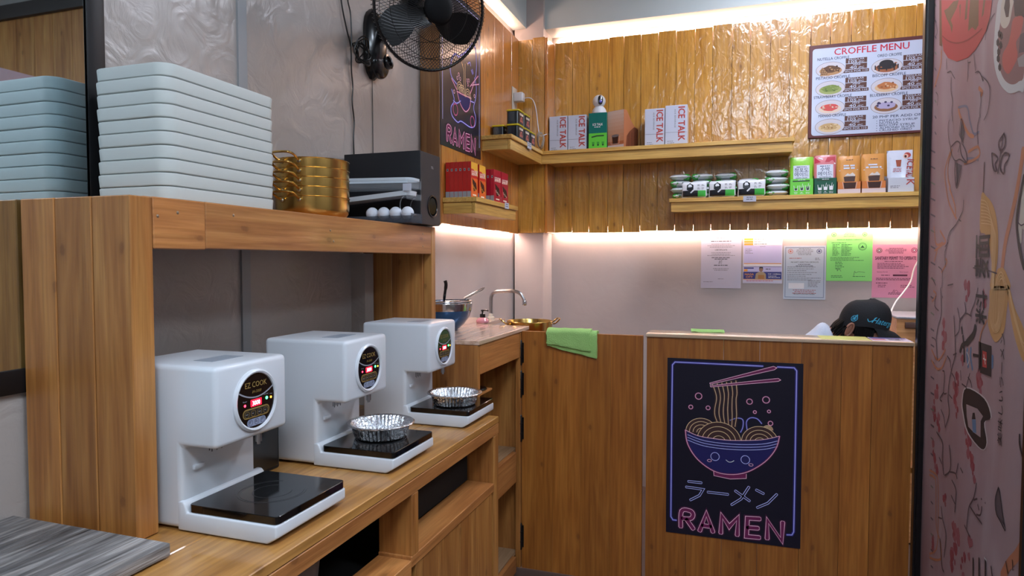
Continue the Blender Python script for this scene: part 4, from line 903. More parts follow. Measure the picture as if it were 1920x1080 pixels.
# ---------------------------------------------------------------- sink cabinet, half door, bar
t = thing('sink_cabinet', 'open wooden sink cabinet with a pale worktop beside the half door', 'cabinet', (-1.13, 2.6, 0))
part('end_panel', bx(-1.34, -.9245, 2.307, 2.33, .02, 1.085, r=.002, seg=1), FRAMEW, t, smooth=0)
part('front_apron', bx(-.945, -.924, 2.331, 2.8, .972, 1.085, r=.002, seg=1), FRAMEY, t, smooth=0)
part('worktop', bx(-1.342, -.919, 2.305, 2.93, 1.0855, 1.1025, r=.002, seg=1).box(-1.342, -1.16, 2.9305, 3.28, 1.0855, 1.1025), PALEW, t, smooth=0)
part('back_panel', bx(-1.342, -1.32, 2.331, 2.86, .02, 1.085), FRAMEW, t, smooth=0)
part('far_panel', bx(-1.32, -.925, 2.83, 2.85, .02, 1.085), FRAMEW, t, smooth=0)
part('apron_back', bx(-1.32, -.946, 2.331, 2.829, 1.06, 1.085), FRAMEY, t, smooth=0)
for a, b in ((.545, .56), (.075, .09)):
    part('shelf', bx(-1.32, -.946, 2.331, 2.829, a, b), wood('shelf board', (150, 120, 92), (164, 134, 104), (178, 148, 118), 'Y', knots=False), t, smooth=0)
    part('shelf_rail', bx(-.945, -.924, 2.331, 2.76, a - .12 if a > .2 else .02, b, r=.002, seg=1), FRAMEY, t, smooth=0)
part('small_ledge', bx(-1.32, -.952, 2.331, 2.53, .877, .884), FRAMEY, t, smooth=0)
part('hinge_post', bx(-.945, -.9215, 2.805, 2.829, .02, 1.085, r=.002, seg=1), FRAMEW, t, smooth=0)
t = thing('sink', 'sunken steel sink holding the gold pot behind the half door', 'sink', (-1.0, 3.1, .94))
part('basin', bx(-1.158, -1.15, 2.931, 3.28, .94, 1.03).box(-.838, -.83, 2.931, 3.28, .94, 1.03).box(-1.15, -.838, 2.931, 2.939, .94, 1.03).box(-1.15, -.838, 3.272, 3.28, .94, 1.03).box(-1.158, -.83, 2.931, 3.28, .985, .995), STEEL, t, smooth=0)
t = thing('lid', 'dark round lid lying inside the open sink cabinet', 'lid', (-1.002, 2.47, .8845))
part('lid_disc', MB().lathe([(.001, 0), (.045, 0), (.048, .004), (.045, .009), (.02, .013), (.001, .014)], (-1.002, 2.47, .8845), 32), BLACKP, t)
part('lid_knob', MB().lathe([(.006, .013), (.01, .02), (.008, .026), (.001, .027)], (-1.002, 2.47, .8845), 16), BLACKP, t)

t = thing('faucet', 'tall curved steel faucet over the sink', 'faucet', (-1.21, 3.2, 1.1025))
part('spout', MB().tube(catmull([(-1.21, 3.2, 1.12), (-1.21, 3.2, 1.19), (-1.206, 3.2, 1.222), (-1.185, 3.2, 1.243), (-1.13, 3.2, 1.248), (-1.085, 3.2, 1.248), (-1.052, 3.2, 1.238), (-1.036, 3.2, 1.215), (-1.03, 3.2, 1.2)], 5), .0092, 12), STEEL, t)
part('nozzle', MB().lathe([(.0105, 0), (.0115, .004), (.0115, .02), (.0098, .024)], (-1.028, 3.2, 1.178), 16), CHROME, t)
part('base', MB().lathe([(.018, 0), (.018, .012), (.013, .014), (.011, .03)], (-1.21, 3.2, 1.1026), 18), mat('ivory plastic', (214, 206, 190), .4), t)
t = thing('soap_bottle', 'pink soap bottle with a black pump behind the sink worktop', 'bottle', (-1.178, 3.0, 1.1025))
part('bottle', MB().lathe([(.001, 0), (.028, 0), (.031, .004), (.031, .012), (.024, .022), (.012, .026), (.012, .028)], (-1.178, 3.0, 1.1026), 24), mat('pink soap', (222, 150, 160), .15, coat=.4), t)
part('pump', MB().lathe([(.013, .026), (.0135, .028), (.0135, .042), (.009, .044), (.004, .045), (.004, .055), (.008, .056), (.008, .063), (.001, .064)], (-1.178, 3.0, 1.1026), 18).tube([(-1.178, 3.0, 1.162), (-1.16, 3.0, 1.164), (-1.148, 3.0, 1.161)], .0036, 8), BLACKP, t)
BLUE = mat('metallic blue enamel', (14, 72, 122), .22, .6, coat=.5)
t = thing('mixing_bowl', 'blue mixing bowl with a steel band on the pale worktop', 'bowl', (-1.205, 2.62, 1.1025))
c = (-1.205, 2.62, 1.1026)
part('bowl', MB().lathe([(.001, .003), (.05, .002), (.055, 0), (.058, .003), (.085, .028), (.108, .06), (.117, .088)], c, 48), BLUE, t)
part('steel_band', MB().lathe([(.1172, .088), (.12, .105), (.121, .118), (.1245, .12), (.1235, .1225), (.1185, .12), (.115, .09), (.1, .055), (.06, .012), (.001, .008)], c, 48, cap=False), CHROME, t)
t = thing('strainer', 'wire strainer with a looped handle resting in the blue bowl', 'strainer', (-1.205, 2.62, 1.225))
part('rim', MB().tube([(-1.205 + .118 * cos(a), 2.62 + .118 * sin(a), 1.2285 + .004 * cos(a)) for a in [2 * pi * k / 48 for k in range(48)]], .003, 8, True), CHROME, t)
mesh = MB()
for k in range(24):
    a = 2 * pi * k / 24; mesh.tube([(-1.205 + .116 * cos(b) * cos(a), 2.62 + .116 * cos(b) * sin(a), 1.2265 - .06 * sin(b)) for b in [pi / 2 * j / 6 for j in range(7)]], .0006, 3)
for r in range(1, 7): b = pi / 2 * r / 7; mesh.tube([(-1.205 + .116 * cos(b) * cos(a), 2.62 + .116 * cos(b) * sin(a), 1.2265 - .06 * sin(b)) for a in [2 * pi * k / 32 for k in range(32)]], .0006, 3, True)
part('basket', mesh, STEEL, t)
part('handle', MB().tube(catmull([(-1.152, 2.716, 1.232), (-1.09, 2.76, 1.27), (-1.082, 2.775, 1.281), (-1.087, 2.788, 1.281), (-1.1, 2.784, 1.276), (-1.165, 2.732, 1.235)], 4), .0022, 6), CHROME, t)
t = thing('ladle', 'black ladle handle rising out of the blue bowl', 'ladle', (-1.2, 2.6, 1.17))
part('handle', MB().tube(catmull([(-1.21, 2.605, 1.182), (-1.2, 2.6, 1.215), (-1.19, 2.592, 1.262), (-1.1835, 2.59, 1.3), (-1.187, 2.588, 1.318)], 5), [.004] * 8 + [.006] * 5 + [.0075] * 8, 10), BLACKP, t)
part('cup', MB().lathe([(.001, 0), (.02, .002), (.03, .01), (.032, .016), (.029, .016), (.018, .005), (.001, .003)], (-1.212, 2.628, 1.172), 24), BLACKP, t)

t = thing('noodle_pot', 'gold two-handled pot sitting in the sink', 'pot', (-.958, 3.062, .995))
c = (-.958, 3.062, .9955)
part('body', MB().lathe([(.001, 0), (.088, 0), (.099, .006), (.107, .02), (.11, .115), (.1125, .117), (.1105, .119), (.1085, .115), (.105, .02), (.098, .008), (.001, .004)], c, 56), GOLD, t)
for s in (-1, 1):
    d = V((.89 * s, .45 * s, 0)); e = V((-.45, .89, 0)); P = V(c) + V((0, 0, .105))
    part('handle', MB().tube(catmull([P + d * r + e * q + V((0, 0, z)) for r, q, z in ((.109, -.03, 0), (.12, -.034, .003), (.14, -.03, .02), (.146, 0, .024), (.14, .03, .02), (.12, .034, .003), (.109, .03, 0))], 4), .0034, 8), GOLD, t)

t = thing('half_door', 'plain wooden half door hung beside the sink cabinet', 'door', (-.65, 2.83, 0))
for a, b in ((-.919, -.775), (-.775, -.65), (-.65, -.52), (-.52, -.384)): part('door_board', bx(a + .0003, b - .0003, 2.82, 2.845, .015, 1.087 if a > -.7 else 1.0885), BARW, t, smooth=0)
for z0, z1 in ((.936, 1.05), (.791, .914), (.591, .714), (.099, .222)):
    part('hinge', MB().lathe([(.003, 0), (.0062, .005), (.0062, z1 - z0 - .005), (.003, z1 - z0)], (-.921, 2.813, z0), 12).box(-.932, -.909, 2.8165, 2.8195, z0 + .012, z1 - .012).lathe([(.0075, (z1 - z0) * .3), (.0075, (z1 - z0) * .34)], (-.921, 2.813, z0), 12).lathe([(.0075, (z1 - z0) * .66), (.0075, (z1 - z0) * .7)], (-.921, 2.813, z0), 12), BLACKM, t)
t = thing('bar_counter', 'wooden plank bar counter with a pale top facing the viewer', 'counter', (.13, 2.88, 0))
sx = [-.368, -.2, -.06, .078, .232, .373, .478, .614]
for a, b in zip(sx, sx[1:]): part('front_plank', bx(a + .0007, b - .0007, 2.82 + random.uniform(0, .0015), 2.842, .015, 1.084), BARW, t, smooth=0)
part('side_board', bx(-.368, -.345, 2.8425, 2.955, .015, 1.084), BARW, t, smooth=0)
part('bar_top', bx(-.371, .6155, 2.812, 2.965, 1.0845, 1.0985, r=.002), PALEWX, t)
part('inner_shelf', bx(-.344, .64, 2.8425, 2.95, .6, .62), BARW, t, smooth=0)

def towel_mesh(x0, x1, prof, skew, seed):
    rnd = random.Random(seed); mb = MB(); nx = 26; loops = []
    for i in range(nx + 1):
        u = i / nx; x = x0 + (x1 - x0) * u; l = []
        for k, (y, z) in enumerate(prof):
            e = .0025 * noise.noise(V((x * 30, k * .7, seed))); l.append((x + .006 * noise.noise(V((z * 30, seed, k * .3))), y + e, z + skew(u, z) + e))
        loops.append(l)
    return mb.loft(loops)
TOWEL = mat('green microfibre', (172, 218, 130), .95, bump=.6, bscale=320)
t = thing('towel', 'green folded cleaning cloth hanging over the half door', 'cloth', (-.68, 2.83, 1.09))
zt = 1.0895
prof = catmull([(2.852, 1.04), (2.856, 1.08), (2.846, zt + .006), (2.83, zt + .011), (2.816, zt + .006), (2.807, 1.08), (2.806, 1.03), (2.807, 1.006), (2.813, 1.004), (2.8165, 1.01), (2.8165, 1.05), (2.8165, zt - .002), (2.83, zt + .001), (2.846, zt), (2.848, 1.04)], 3)
part('cloth', towel_mesh(-.797, -.578, prof, lambda u, z: (-.022 * u + .026 * (1 - u)) * max(0, (1.09 - z) / .085), 1), TOWEL, t, smooth=1.2)
prof = catmull([(2.8, zt + .0045), (2.798, 1.06), (2.797, 1.028), (2.801, 1.024), (2.8045, 1.03), (2.8055, 1.06), (2.806, zt + .002), (2.818, zt + .012), (2.832, zt + .0135), (2.832, zt + .019), (2.814, zt + .0165)], 3)
part('top_fold', towel_mesh(-.798, -.603, prof, lambda u, z: (-.012 * u + .018 * (1 - u)) * max(0, (1.09 - z) / .07), 2), TOWEL, t, smooth=1.2)
t = thing('towel', 'second green cloth draped over the back edge of the bar top', 'cloth', (-.125, 2.95, 1.0985))
prof = catmull([(2.93, 1.1), (2.945, 1.109), (2.965, 1.109), (2.975, 1.098), (2.976, 1.03), (2.971, 1.03), (2.969, 1.09), (2.962, 1.1), (2.945, 1.0995)], 3)
part('cloth', towel_mesh(-.195, -.06, prof, lambda u, z: .0, 4), TOWEL, t, smooth=1.2)
t = thing('bar_papers', 'flat printed sheets lying on the bar top by the black post', 'paper', (.5, 2.88, 1.0985))
part('yellow_sheet', bx(.3, .475, 2.83, 2.96, 1.0988, 1.0994), mat('yellow sheet', (200, 196, 110), .4), t, smooth=0)
part('printed_sheet', bx(.48, .614, 2.83, 2.955, 1.0988, 1.0994), mat('lilac sheet', (196, 186, 206), .4), t, smooth=0)
p = Print((.48, 2.83, 1.0994), (1, 0, 0), (0, 1, 0)); p.rect(.004, .08, .13, .12, mat('navy print', (52, 62, 130), .5)); p.rect(.004, .02, .05, .07, mat('rose print', (190, 110, 130), .5)); p.lines(.06, .125, .065, 4, .013, .005, BLACK, 1); p.build('print', t)

# ---------------------------------------------------------------- neon style posters
NAVY = mat('poster navy', (17, 14, 36), .45); MAG = mat('print magenta', (122, 34, 88), .5); PINKL = mat('print pale pink', (252, 196, 220), .5); BLUEL = mat('print pale blue', (190, 194, 255), .5)
VIO = mat('print violet', (62, 54, 150), .5); INDIGO = mat('print indigo', (32, 30, 96), .5); NOODL = mat('print noodle line', (240, 206, 160), .5); NOODF = mat('print noodle fill', (70, 44, 44), .5); PINKM = mat('print pink', (206, 96, 150), .5); NAVY2 = mat('poster navy centre', (30, 22, 48), .45)
def neon(p, pts, m, glow, w, l, sm=True, closed=False):
    if glow: p.stroke(pts, w * 3.2, glow, l, closed, sm)
    p.stroke(pts, w, m, l + 1, closed, sm)
def tube_letters(p, strokes, edge, fill, w, l, glow=None):
    for s in strokes:
        q = catmull(s, 5) if len(s) > 5 else s
        if glow: p.stroke(q, w * 1.55, glow, l)
    for s in strokes:
        q = catmull(s, 5) if len(s) > 5 else s
        p.stroke(q, w, edge, l + 1)
    for s in strokes:
        q = catmull(s, 5) if len(s) > 5 else s
        p.stroke(q, w - .0056, fill, l + 2)
def ramen_poster(o, u, v, parent):
    p = Print(o, u, v, .0003, .0001); Nn = NEON
    neon(p, Nn['border1'], BLUEL, VIO, .0032, 0, False); neon(p, Nn['border2'], BLUEL, VIO, .0032, 0, False)
    for c in Nn['circ']: p.ring(c[0], c[1], c[2], .006, MAG, 0, n=18); p.ring(c[0], c[1], c[2], .0024, PINKL, 1, n=18)
    for s in Nn['strands']: p.stroke(s, .012, NOODF, 2, smooth=True)
    for s in Nn['strands']: p.stroke(s, .0024, NOODL, 3, smooth=True)
    for k in ('chop1', 'chop2'): p.poly(Nn[k], MAG, 4); neon(p, Nn[k], PINKL, None, .0024, 4, False, True)
    for k in ('egg1', 'egg2'): neon(p, Nn[k], BLUEL, VIO, .0022, 1)
    for j, (a, b, r) in enumerate(Nn['mounds']):
        L0 = (4, 6, 8, 2)[j] + 1
        p.poly([(a + r * cos(pi * k / 20), b + .94 * r * sin(pi * k / 20) - (.008 if 0 < k < 20 else .012)) for k in range(21)], NOODF, L0)
        for q in (1, .77, .54, .3): p.ring(a, b - .008, r * q, .0024, NOODL, L0 + 1, .94 * r * q, 20, 0, 180)
    p.poly(catmull(Nn['bowl'], 4) + Nn['rim'][::-1][1:-1], INDIGO, 11)
    for k in range(3): p.stroke([(a, b - .011 * k) for a, b in Nn['stripe']], .0026, BLUEL, 12, smooth=True)
    neon(p, Nn['bowl'], PINKL, MAG, .0026, 12); neon(p, Nn['rim'], PINKL, None, .0026, 12)
    p.poly(Nn['base'], MAG, 9); neon(p, Nn['base'], PINKL, None, .0024, 13, False)
    for e in Nn['eyes']: p.ring(e[0], e[1], .0165, .0026, BLUEL, 13)
    p.stroke(Nn['mouth'], .0026, WHITE, 13, smooth=True)
    for e in Nn['cheeks']: p.ring(e[0], e[1], .008, .0022, PINKL, 13, .005)
    tube_letters(p, Nn['kana'], BLUEL, NAVY, .0105, 2)
    tube_letters(p, Nn['ramen'], PINKL, MAG, .0185, 5, mat('print dark magenta', (74, 24, 62), .5))
    return p.build('printed_picture', parent)
t = thing('poster', 'dark neon style ramen bowl poster on the bar front', 'poster', (-.025, 2.82, .63))
part('sheet', bx(-.2815, .238, 2.8165, 2.8195, .266, 1.0), NAVY, t, smooth=0)
ramen_poster((-.281, 2.8165, .2665), (1, 0, 0), (0, 0, 1), t)
t = thing('poster', 'dark neon style bear poster on the side wall planks', 'poster', (-1.295, 3.03, 2.3))
part('sheet', bx(-1.2995, -1.2965, 2.785, 3.282, 1.932, 2.672), mat('poster navy glossy', (26, 22, 40), .3, coat=.35), t, smooth=0)
p = Print((-1.2965, 2.785, 1.932), (0, 1, 0), (0, 0, 1), .0003, .0001); B = BEAR
for c, s in B['lines']: neon(p, s, {'blue': BLUEL, 'pink': PINKL, 'cream': NOODL}[c], {'blue': VIO, 'pink': MAG, 'cream': NOODF}[c], .0036, 2)
bw = [s for c, s in B['lines'] if c == 'pink'][:2]; p.poly(bw[1] + bw[0][::-1], INDIGO, 0)
for a, b in B['feet']: p.ring(a, b, .027, .005, PINKM, 3, .027)
for a, b in B['mounds']:
    for q in (.034, .023, .011): p.ring(a, b - .01, q, .0035, NOODL, 4, q, 14, -20, 200)
for a, b in B['dots']: p.ring(a, b, .008, .003, PINKL, 3, n=12)
for a, b in (((.022, .12), (.022, .7)), ((.475, .06), (.475, .7))): p.stroke([a, b], .004, BLUEL, 1)
p.stroke([(.022, .7), (.03, .715), (.467, .715), (.475, .7)], .004, BLUEL, 1)
tube_letters(p, [[(.07 + (a - .06) * .88, .022 + (b - .02) * .93) for a, b in s] for s in NEON['ramen']], PINKL, MAG, .0185, 5, mat('print dark magenta', (74, 24, 62), .5))
p.build('printed_picture', t)

# ---------------------------------------------------------------- menu board
MAROON = mat('maroon ink', (92, 44, 46), .5); REDI = mat('red ink', (186, 34, 62), .5); NAVYI = mat('navy ink', (36, 44, 84), .5); PALEB = mat('pale board', (188, 198, 220), .3, coat=.3); BROWNI = mat('brown ink', (86, 54, 46), .5)
t = thing('menu_board', 'white croffle menu board with food pictures on the plank wall', 'menu board', (.64, 4.07, 2.34))
part('board', bx(.346, .945, 4.064, 4.076, 2.082, 2.588, r=.001, seg=1), MAROON, t, smooth=0)
p = Print((.346, 4.064, 2.588), (1, 0, 0), (0, 0, 1), .0003, .0001); W = .599
p.rrect(.016, -.494, W - .012, -.02, .016, PALEB, 0)
p.text('CROFFLE MENU', .305, -.062, .05, REDI, 2, 'C', 1, 0, .03, width=.36)
foods = {'NUTELLA CROFFLE': ('brown', (96, 66, 44), (62, 40, 30), (170, 130, 90)), 'PISTACIO CROFFLE': ('g', (118, 138, 70), (84, 106, 54), (150, 162, 100)), 'STRAWBERRY CROFFLE': ('r', (204, 84, 80), (186, 150, 120), (216, 196, 180)), 'MANGO CROFFLE': ('y', (190, 160, 112), (150, 110, 72), (214, 190, 150)),
         'OREO CROFFE': ('k', (38, 34, 40), (60, 52, 56), (150, 92, 60)), 'BISCOFF CROFFLE': ('b', (176, 110, 64), (132, 76, 44), (206, 176, 140)), 'BLUEBERRY CROFFLE': ('v', (168, 160, 196), (54, 48, 84), (134, 92, 62))}
def item(name, u, v, pu):
    p.text(name, u + .058, v, .021, NAVYI, 2, 'C', 1, 0, .02, width=.0105 * len(name))
    k, a, b, c = foods[name]; ma, mb_, mc = (mat('food %s%d' % (k, i), q, .6) for i, q in enumerate((a, b, c)))
    cu, cv = u + .046, v - .053; rnd = random.Random(len(name))
    p.disc(cu, cv, .074, BROWNI, 1, .0425, 32); p.disc(cu, cv, .0725, mat('plate tone', (196, 194, 204) if k != 'k' else (120, 116, 128), .6), 2, .041, 32)
    p.disc(cu, cv - .006, .056, mc, 3, .024); p.poly([(cu + .05 * cos(x) * (.8 + .2 * rnd.random()), cv + .002 + .02 * sin(x) * (.8 + .3 * rnd.random())) for x in [2 * pi * j / 14 for j in range(14)]], ma, 4)
    if k == 'brown':
        p.poly([(cu - .052, cv - .03), (cu - .042, cv + .018), (cu - .004, cv - .032)], mc, 6)
        for j in range(4): p.stroke([(cu - .05 + .01 * j, cv - .026), (cu - .042 + .008 * j, cv + .008 - .008 * j)], .002, mb_, 7); p.stroke([(cu - .048, cv - .022 + .01 * j), (cu - .016 - .006 * j, cv - .022 + .01 * j)], .002, mb_, 7)
    for j in range(16):
        x = rnd.uniform(-.042, .042); y = rnd.uniform(-.012, .016)
        if k == 'v' and j < 7: p.disc(cu + x, cv + y + .004, .0065, mb_, 5 + .05 * j, .005, 10)
        elif k != 'v': p.disc(cu + x, cv + y, rnd.uniform(.003, .008), (ma, mb_, mc)[j % 3], 5 + .05 * j, rnd.uniform(.002, .005), 8)
    if k == 'k':
        for j in range(7): p.stroke([(cu - .055 + .018 * j, cv + .008), (cu - .055 + .018 * j, cv - .012 - .008 * (j % 2))], .006, ma, 7)
        p.disc(cu - .002, cv + .016, .034, ma, 8, .02)
    p.rect(pu, v - .001, pu + .104, v - .0275, BROWNI, 1); p.text('REGULAR', pu + .053, v - .0115, .0125, PALEB, 2, 'C', 1, 0, .02, width=.076)
    p.rect(pu, v - .0305, pu + .104, v - .0585, BROWNI, 1); p.text('MINI', pu + .054, v - .0405, .0125, PALEB, 2, 'C', 1, 0, .02, width=.034)
    p.text('105', pu + .014, v - .0262, .0185, PALEB, 2, 'L', 1, 0, .04, width=.042); p.text('/PC', pu + .062, v - .0262, .0125, PALEB, 2, 'L', 1, 0, .03, width=.028)
    p.text('40', pu + .02, v - .0568, .0205, PALEB, 2, 'L', 1, 0, .04, width=.034); p.text('/PC', pu + .062, v - .0568, .0125, PALEB, 2, 'L', 1, 0, .03, width=.028)
    p.rect(pu - .01, v - .0615, pu + .114, v - .078, BROWNI, 1); p.text('3PCS FOR 110', pu + .052, v - .0745, .0135, PALEB, 2, 'C', 1, 0, .02, width=.112)
for k, n in enumerate(('NUTELLA CROFFLE', 'PISTACIO CROFFLE', 'STRAWBERRY CROFFLE', 'MANGO CROFFLE')): item(n, .062, -.086 - .103 * k, .182)
for k, n in enumerate(('OREO CROFFE', 'BISCOFF CROFFLE', 'BLUEBERRY CROFFLE')): item(n, .335, -.094 - .104 * k, .458)
p.text('20 PHP PER ADD ON', .318, -.418, .019, NAVYI, 2, 'L', 1, 0, .02, width=.235)
for k, s in enumerate(('PISTACIO SYRUP', 'NUTELLA', 'BISCOFF SYRUP', 'ALMOND SLICES', 'CRUSHED OREO')):
    p.disc(.339, -.4335 - .0128 * k, .002, NAVYI, 2); p.text(s, .352, -.438 - .0128 * k, .0155, NAVYI, 2, 'L', 1, 0, .02, width=.0128 * len(s))
p.rect(.555, -.03, .578, -.045, NAVYI, 2); p.rect(.552, -.05, .58, -.062, BROWNI, 2); p.disc(.566, -.038, .006, mat('food b2', (206, 176, 140)), 3)
p.build('printed_menu', t)

# ---------------------------------------------------------------- permits on the wall
def sheet(label, x0, x1, z0, z1, rgb, name='permit'):
    t = thing(name, label, 'permit', ((x0 + x1) / 2, 4.135, (z0 + z1) / 2), group='permits taped to the back wall')
    m = mat('paper ' + label[:18], rgb, .3, coat=.35)
    part('sheet', bx(x0, x1, 4.1365, 4.1385, z0, z1), m, t, smooth=0)
    return t, Print((x0, 4.1365, z1), (1, 0, 0), (0, 0, 1), .0003, .0001), x1 - x0, z1 - z0
INKG = mat('grey ink', (112, 112, 124), .6); INKD = mat('dark ink', (58, 58, 66), .6)
t, p, W, H = sheet('plain white certificate with centred grey print, first in the row of permits', -.223, .004, 1.241, 1.585, (196, 194, 212))
p.ring(.035, -.022, .006, .003, BLUEL, 1); p.rect(.04, -.03, .045, -.014, BLUEL, 1)
p.lines(.07, W - .07, -.05, 1, .01, .0035, INKG, 1, 1, True); p.lines(.055, W - .055, -.068, 1, .01, .004, INKD, 1, 2, True); p.lines(.03, W - .03, -.085, 3, .0085, .0026, INKG, 1, 3, True); p.text('CERTIFICATE', W / 2, -.122, .012, INKD, 1, 'C', 1, 0, .01)
p.lines(.03, W - .03, -.135, 3, .0085, .0026, INKG, 1, 4, True); p.lines(.05, W - .05, -.165, 2, .009, .0038, INKD, 1, 5, True); p.stroke([(.1, -.2), (.108, -.18), (.106, -.2), (.118, -.178), (.116, -.202)], .0014, INKD, 1, smooth=True); p.lines(.07, W - .07, -.21, 1, .01, .004, INKD, 1, 6, True); p.lines(.05, W - .05, -.23, 2, .009, .003, INKG, 1, 7, True); p.lines(.09, W - .09, -.29, 1, .009, .0026, INKG, 1, 8, True); p.lines(.015, .085, -.308, 1, .009, .0026, INKG, 1, 9)
p.build('print', t)
ORG = mat('orange ink', (232, 160, 62), .6); NAVYP = mat('navy panel', (52, 58, 128), .5); LIL = mat('lilac ink', (190, 188, 226), .6); SKIN2 = mat('print skin', (150, 116, 100), .6); KHAKI = mat('print khaki', (168, 150, 120), .6)
t, p, W, H = sheet('orange and navy business permit with a portrait band, second in the row', .014, .228, 1.272, 1.585, (206, 206, 226))
p.text('BUSINESS PERMIT', .035, -.034, .0125, INKD, 1, 'L', 1, 0, .02, width=.1); p.text('2025', .15, -.037, .022, mat('sky ink', (120, 170, 226), .6), 1, 'L', 1, 0, .03, width=.05); p.disc(.016, -.03, .007, mat('crest', (206, 130, 140), .6), 1)
for k in range(3): p.rect(.005, -.062 - .0145 * k, W - .005, -.051 - .0145 * k, WHITE, 1); p.rect(.005, -.062 - .0145 * k, .055, -.051 - .0145 * k, ORG, 2); p.lines(.06, .13, -.058 - .0145 * k, 1, 1, .0035, INKG, 2, k)
p.rect(.005, -.196, W - .005, -.094, LIL, 1); p.lines(.012, .06, -.115, 4, .008, .0025, INKG, 2, 9); p.text('BUSINESS', W / 2, -.102, .007, INKG, 2, 'C')
p.rect(.005, -.201, W - .005, -.212, WHITE, 1); p.rect(.005, -.196, W - .005, -.2005, ORG, 1)
p.rect(.003, -.288, W - .003, -.216, NAVYP, 1); p.rect(.003, -.246, W - .003, -.218, LIL, 2); p.rect(.006, -.228, .06, -.221, NAVYP, 3); p.rect(.006, -.244, .026, -.231, ORG, 3); p.lines(.125, .165, -.232, 1, 1, .004, INKD, 3, 3)
p.poly([(.068, -.288), (.072, -.256), (.09, -.246), (.112, -.246), (.126, -.258), (.128, -.288)], KHAKI, 4); p.disc(.1, -.232, .011, SKIN2, 5, .014); p.poly([(.089, -.229), (.091, -.217), (.1, -.2155), (.11, -.219), (.111, -.229), (.1, -.223)], INKD, 6); p.poly([(.084, -.288), (.084, -.264), (.118, -.264), (.118, -.288)], mat('print wood', (170, 120, 70), .6), 6)
p.text('NAGA', .036, -.266, .016, ORG, 5, 'C', 1.1, 0, .03); p.text('CITY', .036, -.282, .016, ORG, 5, 'C', 1.1, 0, .03); p.text('TOP 1 OVERALL', .172, -.262, .0095, WHITE, 5, 'C', 1, 0, .03, width=.07); p.lines(.14, .206, -.272, 2, .008, .003, WHITE, 5, 4); p.lines(.02, W - .02, -.3, 1, 1, .003, REDI, 1, 5); p.rect(.003, -.292, W - .003, -.289, ORG, 1)
p.build('print', t)
t, p, W, H = sheet('bluish framed fire safety certificate, lowest white sheet in the row', .235, .457, 1.183, 1.489, (188, 200, 214))
p.stroke([(.01, -.01), (W - .01, -.01), (W - .01, -H + .012), (.01, -H + .012)], .003, mat('frame ink', (110, 126, 156), .6), 1, True)
for u, c in ((.036, (190, 120, 110)), (W - .036, (90, 92, 130))): m = mat('seal %d' % c[0], c, .6); p.ring(u, -.032, .012, .003, m, 1); p.disc(u, -.032, .006, m, 2)
p.lines(.06, W - .06, -.018, 5, .0085, .003, INKG, 1, 1, True); p.lines(.03, .095, -.073, 1, 1, .0035, mat('red print', (170, 90, 90), .6), 1, 2); p.lines(.165, W - .025, -.073, 2, .008, .003, INKG, 1, 3)
p.text('FIRE SAFETY INSPECTION CERTIFICATE', W / 2, -.097, .0095, INKD, 1, 'C', 1, 0, .02, width=.145); p.lines(.06, W - .06, -.108, 2, .0085, .003, INKD, 1, 4, True); p.lines(.02, W - .02, -.123, 8, .0105, .0028, INKG, 1, 5)
p.rect(.028, -.245, .11, -.213, WHITE, 1); p.lines(.13, W - .02, -.2, 5, .0085, .003, INKG, 1, 6); p.lines(.025, W - .025, -.255, 3, .009, .0036, mat('red print', (170, 90, 90), .6), 1, 7, True); p.text('FIRE SAFETY IS OUR MAIN CONCERN', W / 2, -.279, .0085, INKD, 1, 'C', 1, 0, .02, width=.11); p.build('print', t)
t, p, W, H = sheet('bright green barangay business clearance on the back wall', .459, .69, 1.29, 1.582, (140, 226, 124))
GI = mat('green ink', (40, 96, 52), .6)
for u, v, r in ((.036, -.032, .012), (W - .04, -.032, .011), (W - .05, -.1, .02)): p.ring(u, v, r, .0022, GI, 1); p.ring(u, v, r * .72, .0012, GI, 1); p.poly([(u - r * .5, v - r * .35), (u, v + r * .4), (u + r * .5, v - r * .35)], GI, 1)
p.lines(.085, W - .085, -.02, 4, .008, .0026, GI, 1, 1, True); p.text('BARANGAY BUSINESS CLEARANCE', W / 2, -.064, .009, GI, 1, 'C', 1, 0, .02, width=.125); p.lines(.025, .1, -.08, 1, 1, .003, GI, 1, 2)
for k in range(8): p.lines(.03, .068, -.09 - .0085 * k, 1, 1, .003, GI, 1, k); p.lines(.075, .13, -.09 - .0085 * k, 1, 1, .003, GI, 1, 20 + k)
p.lines(.02, W - .02, -.162, 3, .008, .0026, GI, 1, 9); p.lines(.045, .09, -.188, 5, .009, .003, GI, 1, 10)
p.stroke([(.05, -.228), (.058, -.224), (.056, -.236), (.066, -.226), (.075, -.238)], .0016, INKD, 1, smooth=True); p.stroke([(.14, -.262), (.144, -.238), (.15, -.246), (.165, -.24), (.195, -.244)], .0016, INKD, 1, smooth=True); p.lines(.025, .1, -.265, 2, .008, .003, GI, 1, 11); p.lines(.135, .215, -.268, 1, .008, .003, GI, 1, 12); p.build('print', t)
t, p, W, H = sheet('pink sanitary permit nearest the black post', .69, .92, 1.2, 1.492, (226, 150, 178))
RI = mat('plum ink', (96, 44, 66), .6)
for u, c in ((.033, (110, 90, 84)), (W - .028, (140, 60, 90))): m = mat('pink seal %d' % c[0], c, .6); p.ring(u, -.032, .013, .003, m, 1); p.disc(u, -.032, .008, m, 2); p.disc(u, -.032, .004, WHITE, 3)
p.lines(.06, W - .06, -.022, 5, .0065, .0026, RI, 1, 1, True); p.text('SANITARY PERMIT TO OPERATE', W / 2 - .002, -.083, .026, RI, 1, 'C', 1, 0, .03, width=.198)
